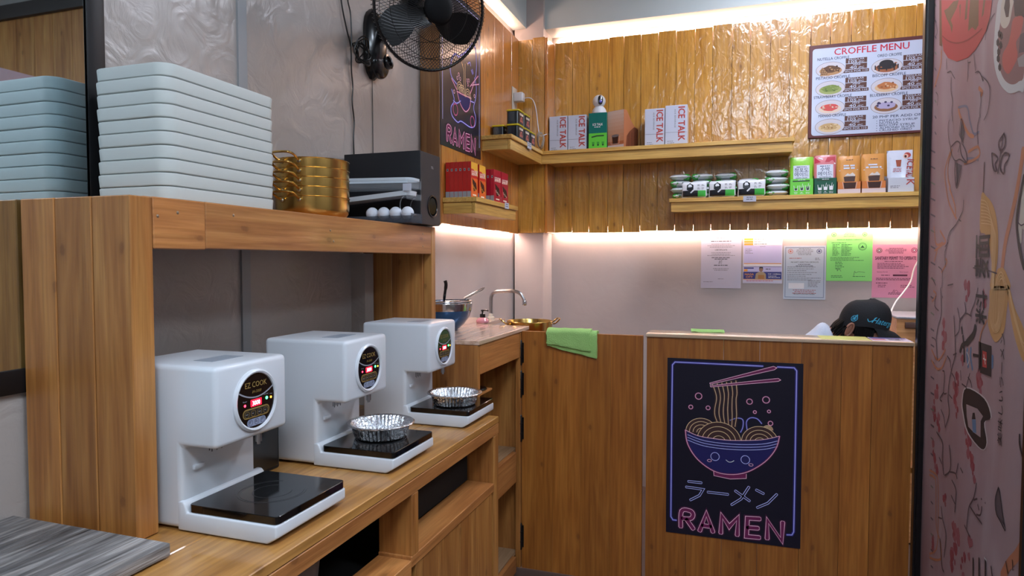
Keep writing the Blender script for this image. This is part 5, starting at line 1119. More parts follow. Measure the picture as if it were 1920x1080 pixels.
p.lines(.06, .15, -.094, 1, 1, .003, RI, 1, 2); p.lines(.025, W - .03, -.105, 4, .0085, .003, RI, 1, 3); p.text('Sanitary Permit', .024, -.153, .0085, RI, 1); p.text('Date Issued', .135, -.153, .0085, RI, 1); p.lines(.045, .095, -.17, 1, 1, .0035, RI, 1, 5); p.rect(.102, -.173, .172, -.164, RI, 1)
p.lines(.02, W - .02, -.187, 2, .0075, .003, RI, 1, 6); p.lines(.02, .1, -.213, 1, 1, .0035, RI, 1, 7); p.lines(.03, .09, -.225, 2, .009, .003, RI, 1, 8); p.lines(.14, .21, -.225, 2, .009, .003, RI, 1, 9); p.stroke([(.1, -.262), (.11, -.248), (.108, -.262), (.12, -.25), (.13, -.262)], .0014, RI, 1, smooth=True); p.lines(.075, .15, -.267, 2, .006, .003, RI, 1, 10, True); p.build('print', t)

# ---------------------------------------------------------------- wall shelves
def shelf_run(t, x0, x1, y0, y1, z0, z1, front, end=None):
    """a top board with a lip over a set-back fascia"""
    if front == 'y':
        part('top_board', bx(x0, x1, y0, y1, z1 - .022, z1, r=.002, seg=1), SHELFX, t, smooth=0)
        part('fascia', bx(x0 + (.01 if end else 0), x1 - (.01 if end else 0), y0 + .01, y0 + .028, z0, z1 - .0225, r=.002, seg=1), SHELFX, t, smooth=0)
        part('underside', bx(x0 + .012, x1 - .012, y0 + .0285, y1, z0 + .006, z0 + .014), SHELFX, t, smooth=0)
    else:
        part('top_board', bx(x0, x1, y0, y1, z1 - .022, z1, r=.002, seg=1), SHELFY, t, smooth=0)
        part('fascia', bx(x1 - .028, x1 - .01, y0 + .01, y1 - .01, z0, z1 - .0225, r=.002, seg=1), SHELFY, t, smooth=0)
        part('end_fascia', bx(x0, x1 - .0285, y0 + .01, y0 + .028, z0, z1 - .0225, r=.002, seg=1), SHELFX, t, smooth=0)
        part('underside', bx(x0, x1 - .0285, y0 + .0285, y1 - .012, z0 + .006, z0 + .014), SHELFY, t, smooth=0)
t = thing('wall_shelf', 'upper corner shelf of yellow wood turning along both walls', 'shelf', (-.5, 3.95, 1.985))
shelf_run(t, -1.298, -1.128, 3.29, 3.911, 1.983, 2.06, 'x')
part('top_board', bx(-1.1275, .265, 3.862, 4.077, 2.038, 2.06, r=.002, seg=1), SHELFX, t, smooth=0)
part('fascia', bx(-1.138, .255, 3.872, 3.89, 1.983, 2.0375, r=.002, seg=1), SHELFX, t, smooth=0)
part('underside', bx(-1.11, .252, 3.8905, 4.077, 1.99, 1.998), SHELFX, t, smooth=0)
t = thing('wall_shelf', 'lower yellow wood shelf along the back planks under the menu board', 'shelf', (.3, 3.95, 1.68))
shelf_run(t, -.386, 1.16, 3.862, 4.077, 1.678, 1.754, 'y', True)
t = thing('wall_shelf', 'short yellow wood shelf on the side wall holding snack boxes', 'shelf', (-1.21, 3.1, 1.62))
shelf_run(t, -1.298, -1.128, 2.803, 3.395, 1.618, 1.692, 'x')
def price_tag(x, y, z, w, h, axis, label):
    t = thing('price_tag', label, 'price tag', (x, y, z)); m = mat('tag paper', (186, 190, 204), .6)
    if axis == 'y': part('card', bx(x, x + w, y - .0012, y, z - h, z), m, t, smooth=0); p = Print((x, y - .0012, z), (1, 0, 0), (0, 0, 1))
    else: part('card', bx(x, x + .0012, y, y + w, z - h, z), m, t, smooth=0); p = Print((x + .0012, y, z), (0, 1, 0), (0, 0, 1))
    p.lines(.006, w - .006, -.01, 2, .011, .0035, INKD, 1, int(w * 1000), True); p.build('print', t)
price_tag(.01, 3.8615, 1.756, .066, .032, 'y', 'white price tag on the lower back shelf edge')
price_tag(-1.1275, 3.555, 2.065, .075, .036, 'x', 'white price tag on the corner shelf below the yellow lidded tubs')
price_tag(-1.1275, 3.18, 1.697, .06, .03, 'x', 'white price tag on the edge of the snack box shelf')

# ---------------------------------------------------------------- snack boxes
PEPR = mat('scarlet card', (190, 34, 26), .35, coat=.2); PEPM = mat('crimson card', (176, 22, 48), .35, coat=.2); CARDG = mat('grey card foot', (150, 150, 156), .5); CHOC = mat('chocolate ink', (58, 28, 20), .5); ORP = mat('orange picture', (226, 104, 40), .5); YEL = mat('yellow picture', (238, 178, 60), .5); HOT = mat('hot red ink', (206, 44, 34), .5); CREAMI = mat('cream ink', (240, 226, 206), .5)
def snack_box(loc, label, orange=True, wx=.0205, dy=.082, h=.163, grp='orange snack boxes on the short shelf'):
    t = thing('snack_box', label, 'snack box', loc, 0, grp); x, y, z = loc; m = PEPR if orange else PEPM
    part('carton', bx(x - wx / 2, x + wx / 2, y, y + dy, z, z + h, r=.0008, seg=1), m, t, smooth=0)
    p = Print((x - wx / 2, y, z), (1, 0, 0), (0, 0, 1)); p.rect(0.0005, 0.001, wx - .0005, .028, CARDG, 0); p.rect(wx * .28, h - .042, wx * .72, h - .03, CARDG, 0); p.rect(wx * .42, h - .039, wx * .6, h - .033, BLACK, 1); p.build('spine_print', t)
    p = Print((x + wx / 2, y, z), (0, 1, 0), (0, 0, 1)); c = dy / .082
    if orange: p.rect(.001, .001, dy - .001, h * .55, ORP, 0); p.rect(.001, h * .55, dy - .001, h * .8, HOT, 0); p.poly([(dy * .35, h * .8), (dy - .001, h * .6), (dy - .001, h - .001), (.001, h - .001), (.001, h * .8)], YEL, 1)
    p.poly([(dy * .08, h * .62), (dy * .92, h * .64), (dy * .92, h * .78), (dy * .08, h * .76)], CREAMI, 2)
    p.text('PEPERO', dy / 2, h * .64, .03 * c, HOT if orange else REDI, 3, 'C', 1, 2, .03, width=dy * .78)
    for k in range(4): p.stroke([(dy * (.2 + .15 * k), h * (.52 - .03 * k)), (dy * (.42 + .12 * k), h * (.2 + .02 * k))], .009 * c, CHOC, 3 + k * .2)
    for k in range(3): p.stroke([(dy * (.25 + .2 * k), h * (.36 - .05 * k)), (dy * (.33 + .2 * k), h * (.28 - .04 * k))], .004, YEL if orange else CREAMI, 4)
    p.rect(dy * .25, h * .06, dy * .75, h * .1, CREAMI, 2); p.build('front_print', t)
    return t
xs = ('first', 'second', 'third', 'fourth', 'fifth')
for k in range(5): snack_box((-1.283 + .0213 * k, 2.83, 1.6925), 'scarlet snack box, %s from the wall in the nearest row' % xs[k])
snack_box((-1.283 + .0213 * 5, 2.83, 1.6925), 'orange snack box at the open end of the nearest row, picture showing')
snack_box((-1.178, 2.935, 1.6925), 'orange snack box standing alone behind the nearest row')
for k in range(2): snack_box((-1.168 + .0215 * k, 3.05, 1.6925), ('crimson snack box, inner one of the pair in the red row', 'crimson snack box, outer one of the pair with its picture showing')[k], False, .02, .1, .155, 'crimson snack boxes on the short shelf')
snack_box((-1.1465, 3.157, 1.6925), 'crimson snack box farthest along the short shelf', False, .02, .1, .155, 'crimson snack boxes on the short shelf')

# ---------------------------------------------------------------- yellow lidded tubs
TUB = mat('black tub', (20, 18, 20), .2, coat=.4); LIDY = mat('yellow lid', (206, 190, 40), .4); MEAT = mat('pink food ink', (190, 110, 96), .5)
def tub(loc, label):
    x, y, z = loc; t = thing('food_tub', label, 'tub', loc, 0, 'yellow lidded tubs on the corner shelf')
    part('tub', MB().rprism(x - .034, x + .034, y, y + .1, z, z + .069, .01, 4, .002), TUB, t)
    part('tub_lid', MB().rprism(x - .037, x + .037, y - .003, y + .103, z + .0695, z + .078, .012, 4, .002), LIDY, t)
    p = Print((x + .034, y, z), (0, 1, 0), (0, 0, 1)); p.rect(.014, .006, .086, .062, mat('tub sleeve', (44, 26, 28), .4), 0); p.rect(.02, .05, .08, .06, CREAMI, 1); p.lines(.024, .076, .0535, 1, 1, .003, INKD, 2, 3)
    for a, b, r in ((.05, .03, .017), (.036, .02, .011), (.064, .02, .012), (.056, .038, .01)): p.disc(a, b, r, MEAT, 2 + r * 10, r * .7, 12)
    p.disc(.05, .028, .007, mat('dark food ink', (120, 50, 44), .5), 4); p.build('label_print', t)
Z0 = 2.0605
tub((-1.17, 3.42, Z0), 'black yellow-lidded tub in the lower row nearest the viewer'); tub((-1.17, 3.53, Z0), 'black yellow-lidded tub in the middle of the lower row'); tub((-1.17, 3.64, Z0), 'black yellow-lidded tub at the far end of the lower row')
tub((-1.17, 3.425, Z0 + .0785), 'black yellow-lidded tub stacked on top nearest the viewer'); tub((-1.17, 3.54, Z0 + .0785), 'black yellow-lidded tub stacked on top at the far end'); tub((-1.255, 3.425, Z0), 'lone black yellow-lidded tub close against the side wall')
t = thing('power_adapter', 'white plug adapter with its cord in the side wall outlet', 'adapter', (-1.3, 3.84, 2.37))
part('outlet_plate', bx(-1.2995, -1.294, 3.79, 3.875, 2.30, 2.44, r=.002), mat('ivory plate', (206, 196, 184), .4), t)
part('adapter', bx(-1.293, -1.236, 3.803, 3.85, 2.352, 2.406, r=.006, seg=3), WHITEP, t)
part('cord', MB().tube(catmull([(-1.236, 3.826, 2.372), (-1.2, 3.826, 2.372), (-1.175, 3.83, 2.35), (-1.16, 3.835, 2.29), (-1.15, 3.84, 2.2), (-1.142, 3.85, 2.15), (-1.128, 3.875, 2.155), (-1.116, 3.92, 2.17), (-1.114, 3.99, 2.18), (-1.113, 4.05, 2.185)], 6), .0028, 6), WHITEP, t)
cb = MB()
for k in range(3): cb.tube([(-1.14 + .018 * cos(a) + .004 * k, 3.845 + .01 * sin(a * 2), 2.125 - .006 * k + .045 * sin(a)) for a in [2 * pi * j / 24 for j in range(24)]], .0024, 6, True)
part('cord_loops', cb, mat('grey cord', (150, 140, 128), .5), t)

# ---------------------------------------------------------------- drink cartons on the corner shelf
ICEW = mat('pearl carton', (190, 196, 214), .28, coat=.4); ICER = mat('brick red ink', (172, 64, 56), .5)
def ice_carton(x0, x1, y, h, label, dy=.11):
    t = thing('drink_carton', label, 'carton', ((x0 + x1) / 2, y, 2.0605), 0, 'white drink cartons on the corner shelf')
    part('carton', bx(x0, x1, y, y + dy, 2.0605, 2.0605 + h, r=.0015, seg=1), ICEW, t, smooth=0)
    W = x1 - x0; p = Print((x0, y, 2.0605), (1, 0, 0), (0, 0, 1))
    p.stroke([(.003, h * .33), (W - .003, h * .32)], .0016, INKG, 1); p.text('ICE TALK', W * .6, h * .95, .052, ICER, 2, 'L', 1, -90, .05, width=h * .84)
    p.lines(.012, W * .5, h * .1, 2, .01, .003, INKG, 1, 3); p.text('ADE BEVERAGE', W * .42, h * .9, .012, INKG, 1, 'L', 1, -90, 0, width=h * .46); p.build('lettering', t)
ice_carton(-1.105, -.993, 3.925, .213, 'white drink carton nearest the wooden pillar'); ice_carton(-.989, -.877, 3.925, .212, 'white drink carton next to the green carton')
ice_carton(-.533, -.421, 3.925, .216, 'white drink carton standing right beside the brown dispenser box'); ice_carton(-.417, -.295, 3.92, .226, 'slightly taller white drink carton at the free end')
t = thing('drink_carton', 'dark and bright green carton under the security camera', 'carton', (-.806, 3.92, 2.0605))
part('carton', bx(-.862, -.752, 3.92, 4.04, 2.0605, 2.276, r=.0015, seg=1), mat('teal carton', (14, 104, 96), .25, coat=.4), t, smooth=0)
p = Print((-.862, 3.92, 2.0605), (1, 0, 0), (0, 0, 1)); GRN = mat('bright green ink', (96, 196, 60), .35); p.rect(.0005, .0005, .1095, .096, GRN, 0); p.stroke([(.02, .074), (.05, .08), (.09, .08)], .008, GREENTOP, 1)
p.text('ICE TALK', .055, .14, .02, WHITE, 1, 'C', 1, 0, .02, width=.06); p.lines(.025, .085, .13, 1, 1, .004, WHITE, 1, 4, True)
for k in range(3): p.poly([(.02 + .029 * k, .045), (.036 + .029 * k, .045), (.033 + .029 * k, .022), (.023 + .029 * k, .022)], mat('leaf ink', (60, 150, 50), .5), 1); p.rect(.023 + .029 * k, .022, .033 + .029 * k, .031, GREENTOP, 2)
p.build('print', t)
t = thing('security_camera', 'white round security camera standing on the green carton', 'camera', (-.81, 3.975, 2.2765))
part('base', MB().lathe([(.001, 0), (.042, 0), (.045, .006), (.04, .026), (.03, .04), (.02, .05), (.001, .05)], (-.81, 3.975, 2.2765), 28), WHITEP, t)
part('head', MB().sphere((-.81, 3.972, 2.353), .0385, .0385, .0385, 28, 18), WHITEP, t)
fd = V((.4, -.9, .05)).normalized()
lens = part('face', MB().lathe([(.0235, .0), (.021, .006), (.001, .0105)], (0, 0, 0), 28).xf(M4.Translation(V((-.81, 3.972, 2.353)) + fd * .0305) @ fd.to_track_quat('Z', 'Y').to_matrix().to_4x4() @ M4.Diagonal((.72, 1.2, 1.1, 1))), BLACKP, t)
part('lens', MB().lathe([(.0085, .009), (.0075, .0125), (.001, .0135)], (0, 0, 0), 20).xf(M4.Translation(V((-.81, 3.972, 2.342)) + fd * .0325) @ fd.to_track_quat('Z', 'Y').to_matrix().to_4x4()), mat('lens violet', (70, 60, 170), .1, coat=.6), t)
# dispenser box, turned a little
t = thing('dispenser_box', 'copper coloured dispenser box with a slanted side beside the green carton', 'box', (-.75, 3.935, 2.0605), radians(-24))
part('carton', MB().prism([(0, .0), (.15, 0), (.15, .125), (.11, .135), (.075, .165), (.03, .217), (0, .219)], 0, .112, 'x'), mat('copper card', (176, 112, 78), .35, coat=.2), t, world=False, smooth=0)
p = Print((0, 0, 0), (1, 0, 0), (0, 0, 1))
for k in range(8): p.rect(.001, .04 + .0222 * k, .111, .0625 + .0222 * k, mat('copper fade %d' % k, (196 + 2 * k, 138 + 7 * k, 104 + 10 * k), .4), 0)
p.rect(.001, .02, .111, .04, mat('copper base', (176, 104, 66), .4), 0); p.rect(.0005, .001, .1115, .02, mat('pale foot', (206, 190, 192), .4), 1)
p.poly([(.03, .072), (.076, .072), (.07, .024), (.036, .024)], CHOC, 1); p.disc(.053, .073, .026, mat('steel ink', (120, 112, 116), .4), 2, .008); p.stroke([(.022, .066), (.024, .026), (.08, .026), (.084, .066)], .003, mat('glass ink', (200, 170, 160), .4), 2); p.build('print', t, False)
p = Print((.112, 0, 0), (0, 1, 0), (0, 0, 1)); p.poly([(.02, .001), (.149, .001), (.149, .12), (.108, .13), (.06, .1), (.03, .07)], mat('dark copper', (112, 64, 44), .4), 0)
for k in range(3): p.rect(.05 + .032 * k, .002, .053 + .032 * k, .09 + .008 * k, CHOC, 1)
p.build('side_print', t, False)

# ---------------------------------------------------------------- packs on the lower shelf
def pillow(w, h, d, nx=10, ny=6, crimp=.12):
    """sealed pack lying in the x-z plane, puffed in y"""
    mb = MB()
    for s in (-1, 1):
        vs = []
        for j in range(ny + 1):
            for i in range(nx + 1):
                u = i / nx * 2 - 1; v = j / ny * 2 - 1
                b = (1 - abs(u) ** 3) ** .5 * (1 - abs(v) ** 4) ** .6 if abs(u) < 1 and abs(v) < 1 else 0
                vs.append((u * w / 2 * (1 - .03 * (1 - abs(v))), s * d / 2 * b * (1 + .08 * noise.noise(V((u * 3, v * 3, s)))), v * h / 2 * (1 - .05 * (1 - abs(u)))))
        fs = [(j * (nx + 1) + i, j * (nx + 1) + i + 1, (j + 1) * (nx + 1) + i + 1, (j + 1) * (nx + 1) + i) for j in range(ny) for i in range(nx)]
        mb.add(vs, fs)
    return mb
SILV = mat('silver film', (212, 216, 222), .3, 0, coat=.4, bump=.3, bscale=60); GRNF = mat('green film', (66, 176, 70), .3, coat=.4); BLKF = mat('black film', (26, 28, 34), .25, coat=.4)
first = None
def flat_pack(x, y, z, label, rot=0, g=True):
    global first
    if first is None:
        first = thing('snack_pack', label, 'pack', (x, y, z), rot, 'silver packs stacked on the lower back shelf')
        part('pouch', pillow(.118, .15, .036).xf(M4.Translation((0, 0, .0165)) @ M4.Rotation(pi / 2, 4, 'X')), SILV, first, world=False, smooth=1)
        part('patch', pillow(.05, .148, .0375).xf(M4.Translation((-.033, 0, .0166)) @ M4.Rotation(pi / 2, 4, 'X')), GRNF, first, world=False, smooth=1)
    else: dup(first, (x, y, z), label, rot)
ZS = 1.7545; cn = ('bottom', 'second', 'third', 'top')
for ci, (x, y, n, nm) in enumerate(((-.325, 3.985, 4, 'in the stack at the shelf end'), (-.205, 3.99, 4, 'in the second stack from the shelf end'), (-.08, 4.0, 4, 'in the third stack from the shelf end'), (.045, 3.995, 3, 'in the shorter middle stack'), (.183, 3.965, 4, 'in the stack beside the lime pouch'))):
    for k in range(n):
        dx = random.uniform(-.008, .008)
        nmk = cn[k] if n == 4 else ('bottom', 'middle', 'top')[k]
        flat_pack(x + dx, y, ZS + k * .0365, 'silver and green pack, %s one %s' % (nmk, nm), random.uniform(-.05, .05) + (pi if (ci + k) % 2 else 0))
def display_pack(x0, x1, label):
    w_ = x1 - x0; h = .09; t = thing('display_pack', label, 'pack', ((x0 + x1) / 2, 3.885, ZS), 0, 'black and white packs at the front of the lower shelf')
    c = V(((x0 + x1) / 2, 3.889, ZS + h / 2 + .001)); part('pouch', pillow(w_, h, .026, 14, 8).xf(M4.Translation(c)), SILV, t, smooth=1)
    def puff(u, v):
        a = u / w_ * 2 - 1; b = v / h * 2 - 1
        a = max(min(a, .98), -.98); b = max(min(b, .98), -.98); return .013 * (1 - abs(a) ** 3) ** .5 * (1 - abs(b) ** 4) ** .6
    p = Print((0, 0, 0), (1, 0, 0), (0, 0, 1)); p.map = lambda u, v, hh: (x0 + u, c.y - puff(u, v) * 1.12 - .0012 - hh, ZS + .001 + v)
    def grid(u0, v0, u1, v1, m, l, n=6):
        for i in range(n):
            for j in range(4): a = u0 + (u1 - u0) * i / n; b = u0 + (u1 - u0) * (i + 1) / n; e = v0 + (v1 - v0) * j / 4; f = v0 + (v1 - v0) * (j + 1) / 4; p.rect(a, e, b, f, m, l)
    grid(.006, .006, .088, .04, BLKF, 1); grid(.088, .006, w_ - .006, .04, GRNF, 1); grid(.006, .04, w_ - .006, .085, WHITE, 1, 8)
    cx, cy = .046, .058; p.poly([(cx + .021 * cos(a), cy + .024 * sin(a)) for a in [pi / 6 + pi / 3 * k for k in range(6)]], BLKF, 14); p.stroke([(cx + .004, cy - .03), (cx + .03, cy - .006), (cx + .026, cy + .012)], .007, WHITE, 10)
    for i in range(2):
        for j in range(2): p.lines(.086 + .022 * i, .102 + .022 * i, .07 - .018 * j, 2, .006, .0025, INKD, 5, i + j)
    p.build('print', t)
display_pack(-.318, -.182, 'black, white and green pack standing in front of the end stack'); display_pack(-.172, -.03, 'black, white and green pack standing in the middle of three'); display_pack(-.02, .124, 'black, white and green pack standing behind the price tag')

def pouch_mesh(w_, h, d, flare=0):
    rows = []; mb = MB(); nx, ny = 12, 12
    for s in (-1, 1):
        vs = []
        for j in range(ny + 1):
            v = j / ny
            for i in range(nx + 1):
                u = i / nx * 2 - 1; b = (1 - abs(u) ** 3) ** .5 if abs(u) < 1 else 0; pf = min(1, v * 5 + .5) * (1 - v) ** .55 if v < 1 else 0
                wr = 1 + .05 * noise.noise(V((u * 4, v * 5, s * 2)))
                vs.append((u * w_ / 2 * (1 + flare * v), s * d / 2 * b * pf * wr, v * h))
        mb.add(vs, [(j * (nx + 1) + i, j * (nx + 1) + i + 1, (j + 1) * (nx + 1) + i + 1, (j + 1) * (nx + 1) + i) for j in range(ny) for i in range(nx)])
    mb.add([(w_ / 2 * u, s * d / 2 * ((1 - abs(u) ** 3) ** .5 if abs(u) < 1 else 0) * .5, 0) for s in (-1, 1) for u in [i / 6 - 1 for i in range(13)]], [(i, i + 1, 14 + i, 13 + i) for i in range(12)])
    return mb
def boxed_pouch(x0, x1, boxc, pouchc, label, kind, hp=.2, hb=.086, yaw=0):
    w_ = x1 - x0; t = thing('drink_pouch', label, 'pouch', ((x0 + x1) / 2, 3.94, ZS), yaw); B = []
    bm = mat('tray ' + kind, boxc, .35, coat=.2)
    tb = MB().box(-w_ / 2, w_ / 2, -.05, -.0485, 0, hb).box(-w_ / 2, w_ / 2, .07, .0715, 0, hb * 1.3).box(-w_ / 2, -w_ / 2 + .0015, -.05, .07, 0, hb).box(w_ / 2 - .0015, w_ / 2, -.05, .07, 0, hb).box(-w_ / 2, w_ / 2, -.05, .07, 0, .0015)
    part('tray', tb, bm, t, world=False, smooth=0)
    pm = mat('pouch ' + kind, pouchc, .28, coat=.5, bump=.35, bscale=34)
    tilt = M4.Translation((0, -.024, .003)) @ M4.Rotation(radians(-6), 4, 'X')
    part('pouch', pouch_mesh(w_ * .93, hp, .04, .03 if kind != 'white' else .06).xf(tilt), pm, t, world=False, smooth=1)
    part('rear_pouch', pouch_mesh(w_ * .9, hp * (1.02 if kind != 'white' else .9), .04).xf(M4.Translation((.012, .028, .003)) @ M4.Rotation(radians(-4), 4, 'X')), pm, t, world=False, smooth=1)
    tr = Print((-w_ / 2, -.05, 0), (1, 0, 0), (0, 0, 1)); pp = Print((0, 0, 0), (1, 0, 0), (0, 0, 1))
    def mp(u, v, hh):
        a = u / (w_ * .93 / 2); b = (1 - min(abs(a), .97) ** 3) ** .5; z = min(max(v / hp, 0), .99); pf = min(1, z * 5 + .5) * (1 - z) ** .55
        q = tilt @ V((u, -.02 * b * pf * 1.1 - .001 - hh, v)); return tuple(q)
    pp.map = mp
    def grid(u0, v0, u1, v1, m, l, n=6):
        for i in range(n):
            for j in range(n): a = u0 + (u1 - u0) * i / n; b = u0 + (u1 - u0) * (i + 1) / n; e = v0 + (v1 - v0) * j / n; f = v0 + (v1 - v0) * (j + 1) / n; pp.rect(a, e, b, f, m, l)
    return t, tr, pp, grid, w_
PANELP = mat('pouch label', (200, 206, 220), .4, coat=.3)
for (x0, x1, bc, pc, lab, kd, a, b) in ((.246, .362, (108, 206, 66), (140, 206, 60), 'lime green drink pouch in a green display tray', 'lime', '청포도', '에이드'), (.365, .474, (18, 84, 62), (206, 120, 128), 'pink drink pouch in a dark green display tray', 'pink', '수박', '에이드')):
    t, tr, pp, grid, w_ = boxed_pouch(x0, x1, bc, pc, lab, kd, .205 if kd == 'lime' else .21)
    grid(-.04, .07, .04, .158, PANELP, 1)
    if kd == 'pink': pp.poly([(-.05, .165), (-.05, .2), (-.02, .172)], REDI, 2); pp.poly([(.0, .172), (.012, .198), (.05, .2), (.05, .17)], mat('melon red', (190, 70, 84), .4), 2); pp.stroke([(-.03, .196), (.05, .162)], .006, WHITE, 3)
    pp.text(a, .0, .122, .026, NAVYI, 4, 'C', 1, 0, .02); pp.text(b, .0, .098, .026, NAVYI, 4, 'C', 1, 0, .015)
    pp.text('GREEN GRAPE' if kd == 'lime' else 'WATERMELON', 0, .084, .011, NAVYI, 4, 'C', 1, 0, .02, width=.058); pp.lines(-.025, .025, .147, 1, 1, .004, NAVYI, 4, 2, True)
    tr.stroke([(.015, .074), (w_ - .02, .074)], .006, GREENTOP, 1); tr.lines(.03, w_ - .03, .078, 1, 1, .003, WHITE, 2, 3, True)
    for k in range(3):
        u = w_ * (.26 + .25 * k); m = GREENTOP if kd == 'lime' else WHITE
        tr.stroke([(u - .01, .05), (u - .007, .024), (u + .007, .024), (u + .01, .05)], .0025, WHITE if kd == 'lime' else m, 2); tr.rect(u - .0065, .025, u + .0065, .036 + .004 * k, m, 1); tr.lines(u - .01, u + .01, .013, 2, .006, .002, WHITE, 2, k, True)
        if k: tr.stroke([(u, .036), (u + .004, .06)], .002, WHITE, 2)
    tr.build('tray_print', t, False); pp.build('pouch_print', t, False)
for (x0, x1, lab, yaw) in ((.478, .588, 'orange coffee pouch in a tray next to the dark green one', 0), (.592, .704, 'orange coffee pouch in a tray next to the white pouch', radians(0))):
    t, tr, pp, grid, w_ = boxed_pouch(x0, x1, (206, 122, 62), (206, 142, 70), lab, 'amber', .2 if x0 < .5 else .206, .062, yaw)
    pp.lines(-.035, .04, .142, 2, .014, .008, PANELP, 2, int(x0 * 100), True); pp.stroke([(-.045, .12), (.045, .124)], .0025, PANELP, 2); pp.lines(-.02, .03, .175, 1, 1, .004, BROWNI, 2, 4, True)
    pp.poly([(-.024, .085), (.032, .09), (.026, .05), (-.02, .05)], CHOC, 2); pp.poly([(-.02, .09), (-.005, .104), (.005, .098), (.018, .108), (.03, .096), (.03, .088)], mat('ice ink', (206, 196, 190), .4), 3)
    tr.rect(.001, .001, w_ - .001, .024, mat('pale foot', (206, 190, 192), .4), 1); tr.poly([(w_ * .25, .058), (w_ * .8, .058), (w_ * .76, .026), (w_ * .29, .026)], CHOC, 1); tr.stroke([(w_ * .22, .06), (w_ * .27, .026)], .003, mat('glass ink', (200, 170, 160), .4), 2); tr.stroke([(w_ * .83, .06), (w_ * .78, .026)], .003, mat('glass ink', (200, 170, 160), .4), 2)
    tr.build('tray_print', t, False); pp.build('pouch_print', t, False)
t, tr, pp, grid, w_ = boxed_pouch(.712, .832, (196, 200, 212), (200, 206, 222), 'white drink pouch with a peach picture in a white tray', 'white', .218, .074)
pp.text('ICE', .034, .168, .046, ICER, 2, 'L', 1, -96, .02, width=.052); pp.text('TALK', .028, .113, .046, ICER, 2, 'L', 1, -96, .02, width=.05); pp.disc(.034, .19, .016, ICER, 2, .014); pp.disc(.026, .184, .012, mat('peach ink', (224, 176, 160), .4), 3); pp.disc(.025, .183, .0055, CHOC, 4, .007)
pp.poly([(-.02, .165), (.006, .165), (.002, .13), (-.016, .13)], mat('tea ink', (150, 70, 44), .4), 2); pp.lines(-.035, .008, .118, 3, .008, .003, ICER, 2, 5, True)
tr.text('K', w_ * .72, .064, .05, ICER, 2, 'L', 1, -94, .02); tr.lines(.012, .06, .03, 2, .008, .003, INKG, 2, 6); tr.build('tray_print', t, False); pp.build('pouch_print', t, False)

# ---------------------------------------------------------------- the corner behind the bar
t = thing('wooden_box', 'pale plywood box with a dark slot behind the black cap', 'box', (.95, 3.85, 0))
part('body', bx(.73, 1.19, 3.7, 4.1, .01, 1.118, r=.003), wood('bright ply', (206, 142, 88), (220, 158, 102), (230, 174, 118), 'X', .8, .35, .1, .3), t, smooth=0)
part('top_edge', bx(.728, 1.19, 3.695, 4.1, 1.1185, 1.13, r=.003), mat('silvery tape', (176, 178, 188), .25, .3, bump=.5, bscale=50), t)
part('slot_bar', bx(.765, .9, 3.688, 3.6995, 1.075, 1.103, r=.002), mat('brown bar', (92, 66, 58), .5), t)
t = tag(part('cable', MB().tube(catmull([(.96, 4.1, 1.7), (.92, 4.115, 1.45), (.89, 4.12, 1.36), (.87, 4.1, 1.29), (.83, 4.06, 1.235), (.79, 4.02, 1.19), (.765, 3.99, 1.15), (.755, 3.97, 1.131)], 6), .004, 8), mat('white cable', (232, 228, 226), .4)), 'white cable running down the wall to the plywood box', 'cable')

# ---------------------------------------------------------------- the person behind the bar
SKIN = mat('skin', (150, 104, 84), .5, bump=.05, bscale=200); SHIRT = mat('pale blue cotton', (196, 204, 220), .85, bump=.2, bscale=90); HAIR = mat('black hair', (14, 12, 12), .6, spec=.25); CAPM = mat('black cap cloth', (20, 20, 25), .8, bump=.25, bscale=260); CYAN = mat('cyan thread', (70, 170, 204), .6); JEAN = mat('dark trousers', (40, 44, 56), .9)
def skin_obj(name, nodes, edges, m, parent, root=0, sub=2):
    bm = bmesh.new(); sl = bm.verts.layers.skin.verify(); vs = []
    for i, (p, r) in enumerate(nodes):
        v = bm.verts.new(V(p) - world_of(parent)); rr = r if isinstance(r, tuple) else (r, r); v[sl].radius = rr; v[sl].use_root = (i == root); vs.append(v)
    for a, b in edges: bm.edges.new((vs[a], vs[b]))
    me = bpy.data.meshes.new(name); bm.to_mesh(me); bm.free(); me.materials.append(m)
    o = bpy.data.objects.new(name, me); COL.objects.link(o); o.parent = parent
    sk = o.modifiers.new('skin', 'SKIN'); sk.use_smooth_shade = True; sk.branch_smoothing = .6
    s = o.modifiers.new('sub', 'SUBSURF'); s.levels = sub; s.render_levels = sub
    return o
def chain(*ix): return list(zip(ix, ix[1:]))
PX, PY = .1, 3.27
t = thing('person', 'person in a black cap and pale shirt bending down behind the bar', 'person', (PX, PY, 0))
hc = V((.502, 3.25, 1.105))
nodes = [((.08, 3.28, .56), .13), ((.14, 3.28, .72), .125), ((.22, 3.28, .86), .13), ((.31, 3.275, .99), .115), ((.38, 3.265, 1.06), .056), ((.425, 3.26, 1.075), .052), ((.465, 3.25, 1.095), .066), ((.51, 3.25, 1.1), .072), ((.54, 3.25, 1.07), .062),
         ((.315, 3.10, .955), .055), ((.37, 3.06, .78), .043), ((.47, 3.08, .68), .034), ((.53, 3.1, .66), .026),      # 9-12 near arm
         ((.315, 3.45, .955), .055), ((.37, 3.5, .78), .043), ((.47, 3.47, .68), .034), ((.53, 3.45, .66), .026),      # 13-16 far arm
         ((.1, 3.19, .52), .09), ((.38, 3.15, .5), .068), ((.33, 3.15, .1), .045), ((.42, 3.14, .045), .036), ((.48, 3.14, .032), .026),
         ((.1, 3.37, .52), .09), ((.38, 3.4, .5), .068), ((.33, 3.4, .1), .045), ((.42, 3.41, .045), .036), ((.48, 3.41, .032), .026)]
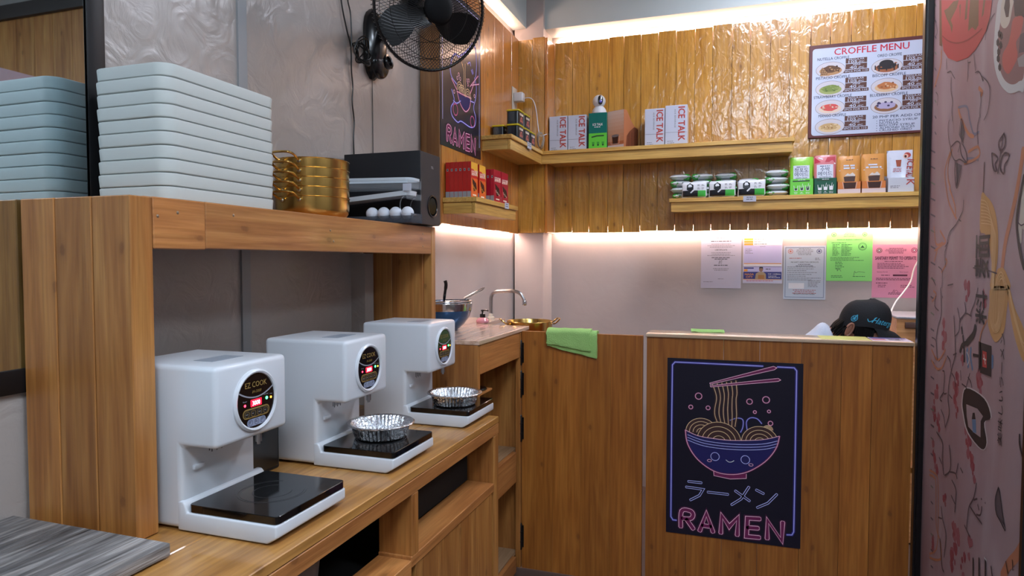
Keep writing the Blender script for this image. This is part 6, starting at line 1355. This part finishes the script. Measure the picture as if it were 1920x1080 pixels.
ed = chain(0, 1, 2, 3, 4, 5, 6, 7, 8) + [(3, 9)] + chain(9, 10, 11, 12) + [(3, 13)] + chain(13, 14, 15, 16) + [(0, 17)] + chain(17, 18, 19, 20, 21) + [(0, 22)] + chain(22, 23, 24, 25, 26)
k = len(nodes)
for w_, s in ((12, -1), (16, 1)):
    bx_, by, bz = nodes[w_][0]
    for j in range(4):
        o = (-.024 + .016 * j) * -s; ln = (.062, .072, .07, .055)[j]
        nodes += [((bx_ + .045, by + o * .9, bz - .004), .011), ((bx_ + .045 + ln * .55, by + o * 1.1, bz - .02), .0095), ((bx_ + .045 + ln * .8, by + o * 1.1, bz - .045), .0085)]; ed += [(w_, k), (k, k + 1), (k + 1, k + 2)]; k += 3
    nodes += [((bx_ + .03, by + .03 * s * -1, bz - .01), .011), ((bx_ + .06, by + .042 * s * -1, bz - .03), .009)]; ed += [(w_, k), (k, k + 1)]; k += 2
skin_obj('body', nodes, ed, SKIN, t)
skin_obj('shirt', [((.07, 3.28, .58), .15), ((.13, 3.28, .73), .146), ((.21, 3.28, .87), .152), ((.29, 3.275, 1.0), (.13, .14)), ((.365, 3.265, 1.065), .085), ((.4, 3.262, 1.082), .07), ((.31, 3.1, .955), .08), ((.35, 3.065, .84), .066), ((.31, 3.45, .955), .08), ((.35, 3.495, .84), .066)],
         chain(0, 1, 2, 3, 4, 5) + [(3, 6), (6, 7), (3, 8), (8, 9)], SHIRT, t)
skin_obj('trousers', [((.08, 3.28, .55), .15), ((.1, 3.185, .52), .105), ((.385, 3.145, .505), .084), ((.33, 3.15, .14), .062), ((.1, 3.375, .52), .105), ((.385, 3.405, .505), .084), ((.33, 3.4, .14), .062)], [(0, 1), (1, 2), (2, 3), (0, 4), (4, 5), (5, 6)], JEAN, t)
for y in (3.14, 3.41): part('shoe', MB().rprism(.27, .52, y - .045, y + .045, .0, .07, .04, 6, .012), BLACKMATT, t)
HM = M4.Translation(hc) @ M4.Rotation(radians(14), 4, 'Y')        # head frame: x forward, z up
def hp(x, y, z): return tuple(HM @ V((x, y, z)))
part('jaw', MB().sphere((0, 0, 0), .074, .066, .095, 20, 14).xf(HM @ M4.Translation((.035, 0, -.025))), SKIN, t)
part('nose', MB().lathe([(.016, 0), (.012, .018), (.004, .026)], (0, 0, 0), 12).xf(HM @ M4.Translation((.1, 0, -.035)) @ M4.Rotation(pi / 2, 4, 'Y')), SKIN, t)
for s in (-1, 1):
    part('eye', MB().sphere(hp(.092, .03 * s, -.01), .012, .012, .009, 12, 8), WHITE, t)
    e = MB().sphere((0, 0, 0), .011, .008, .031, 16, 12); e.tube([(.013 * cos(a) - .002, -.0065, .029 * sin(a)) for a in [radians(-75 + 15 * k) for k in range(17)]], .005, 6)
    if s > 0: e.xf(M4.Scale(-1, 4, (0, 1, 0)))
    part('ear', e.xf(HM @ M4.Translation((-.056, .078 * s, -.012)) @ M4.Rotation(radians(12), 4, 'Y') @ M4.Rotation(radians(-18 * s), 4, 'Z')), SKIN, t)
part('mouth', MB().tube([hp(.1 - .2 * y * y * 8, y, -.075) for y in (-.022, -.011, 0, .011, .022)], .004, 6), mat('lips', (140, 84, 76), .5), t)
# hair: a cap of hair low at the back of the head with loose tufts
hr = MB().sphere((0, 0, 0), .088, .077, .08, 22, 14).xf(HM @ M4.Translation((.0, 0, .018)))
rnd = random.Random(11)
for k in range(70):
    a = radians(rnd.uniform(108, 252)); z = rnd.uniform(-.045, .0); L_ = rnd.uniform(.02, .04); x, y = .088 * cos(a) - .012, .074 * sin(a)
    hr.tube([hp(x * .9, y * .95, z + .02), hp(x - .006, y * 1.04, z), hp(x - .012 - L_ * .35 * rnd.random(), y * 1.06, z - L_ * .7)], [.008, .006, .001], 5)
for s in (-1, 1):
    for k in range(10): hr.tube([hp(-.028 + .007 * k, s * .074, .01), hp(-.026 + .007 * k, s * .078, -.02), hp(-.022 + .007 * k, s * .075, -.05 - .015 * rnd.random())], [.007, .006, .001], 5)
part('hair', hr, HAIR, t)
# cap
CM = M4.Translation(hc + V((.012, 0, .028))) @ M4.Rotation(radians(11), 4, 'Y')
NR, NC = 12, 40
def cap_pt(u, ang, off=0):      # u 0 rim .. 1 crown
    hx, hy, hh = .102 + off, .084 + off, .118 + off
    cx = (1 - u ** 3.0) ** (1 / 2.5) if u < 1 else 0
    tall = 1 + .05 * cos(ang) * u
    return (hx * cx * cos(ang) + .006 * u, hy * cx * sin(ang), hh * u * tall - .012 - .02 * (1 - u) * max(-cos(ang), 0))
cp = MB(); loops = [[tuple(CM @ V(cap_pt(min(k / NR, .998), 2 * pi * i / NC))) for i in range(NC)] for k in range(NR + 1)]
cp.loft(loops, cap=False); inner = [[tuple(CM @ V(cap_pt(min(k / NR, .99) * .97, 2 * pi * i / NC, -.003))) for i in range(NC)] for k in range(NR + 1)]; cp.loft(inner, cap=False)
cap_o = part('cap', cp, CAPM, t, smooth=1.2)
part('button', MB().sphere(tuple(CM @ V((.006, 0, .106))), .006, .006, .003, 12, 8), CAPM, cap_o, smooth=1)
br = []
for i in range(17):
    a = radians(-72 + 9 * i); r0 = V((.098 * cos(a), .083 * sin(a), -.01)); ext = .058 * max(cos(a * .98), 0) ** .6
    br.append([r0, r0 + V((ext * .5, 0, -.006 - .01 * sin(a) ** 2)), r0 + V((ext, 0, -.024 - .026 * sin(a) ** 2))])
bb = MB()
for dz in (0, -.003): bb.v += [tuple(CM @ (p + V((0, 0, dz)))) for row in br for p in row]
for i in range(16):
    for j in range(2):
        q = (i * 3 + j, i * 3 + j + 1, (i + 1) * 3 + j + 1, (i + 1) * 3 + j); bb.f += [q, tuple(x + 51 for x in q[::-1])]
ed2 = [i * 3 + 2 for i in range(17)]; bb.f += [(ed2[i], ed2[i + 1], ed2[i + 1] + 51, ed2[i] + 51) for i in range(16)]; bb.mi = [0] * len(bb.f)
part('brim', bb, CAPM, cap_o, smooth=1)
p = Print((0, 0, 0), (1, 0, 0), (0, 0, 1))
def cmap(u, v, hh):     # u along the near side from back to front, v up from the rim
    ang = -pi / 2 + u / .092; return tuple(CM @ V(cap_pt(min(v / .118, .98), ang, .0012 + hh)))
p.map = cmap
p.text('Hatergo', .012, .022, .034, CYAN, 1, 'L', 1, -3, .015, .35, width=.1); p.stroke([(-.004, .034), (.002, .024), (.014, .03), (.026, .046)], .003, CYAN, 1, smooth=True)
ex, ey = -.05, .032
p.ring(ex, ey, .0115, .002, CYAN, 1, n=16)
for q in ([(-.007, -.007), (.006, .007)], [(.006, -.007), (-.006, .007)], [(0, -.008), (.002, .009), (.008, .015), (.009, .006)], [(-.008, 0), (.008, 0)]): p.stroke([(ex + a, ey + b) for a, b in q], .002, CYAN, 1, smooth=True)
p.build('embroidery', cap_o)
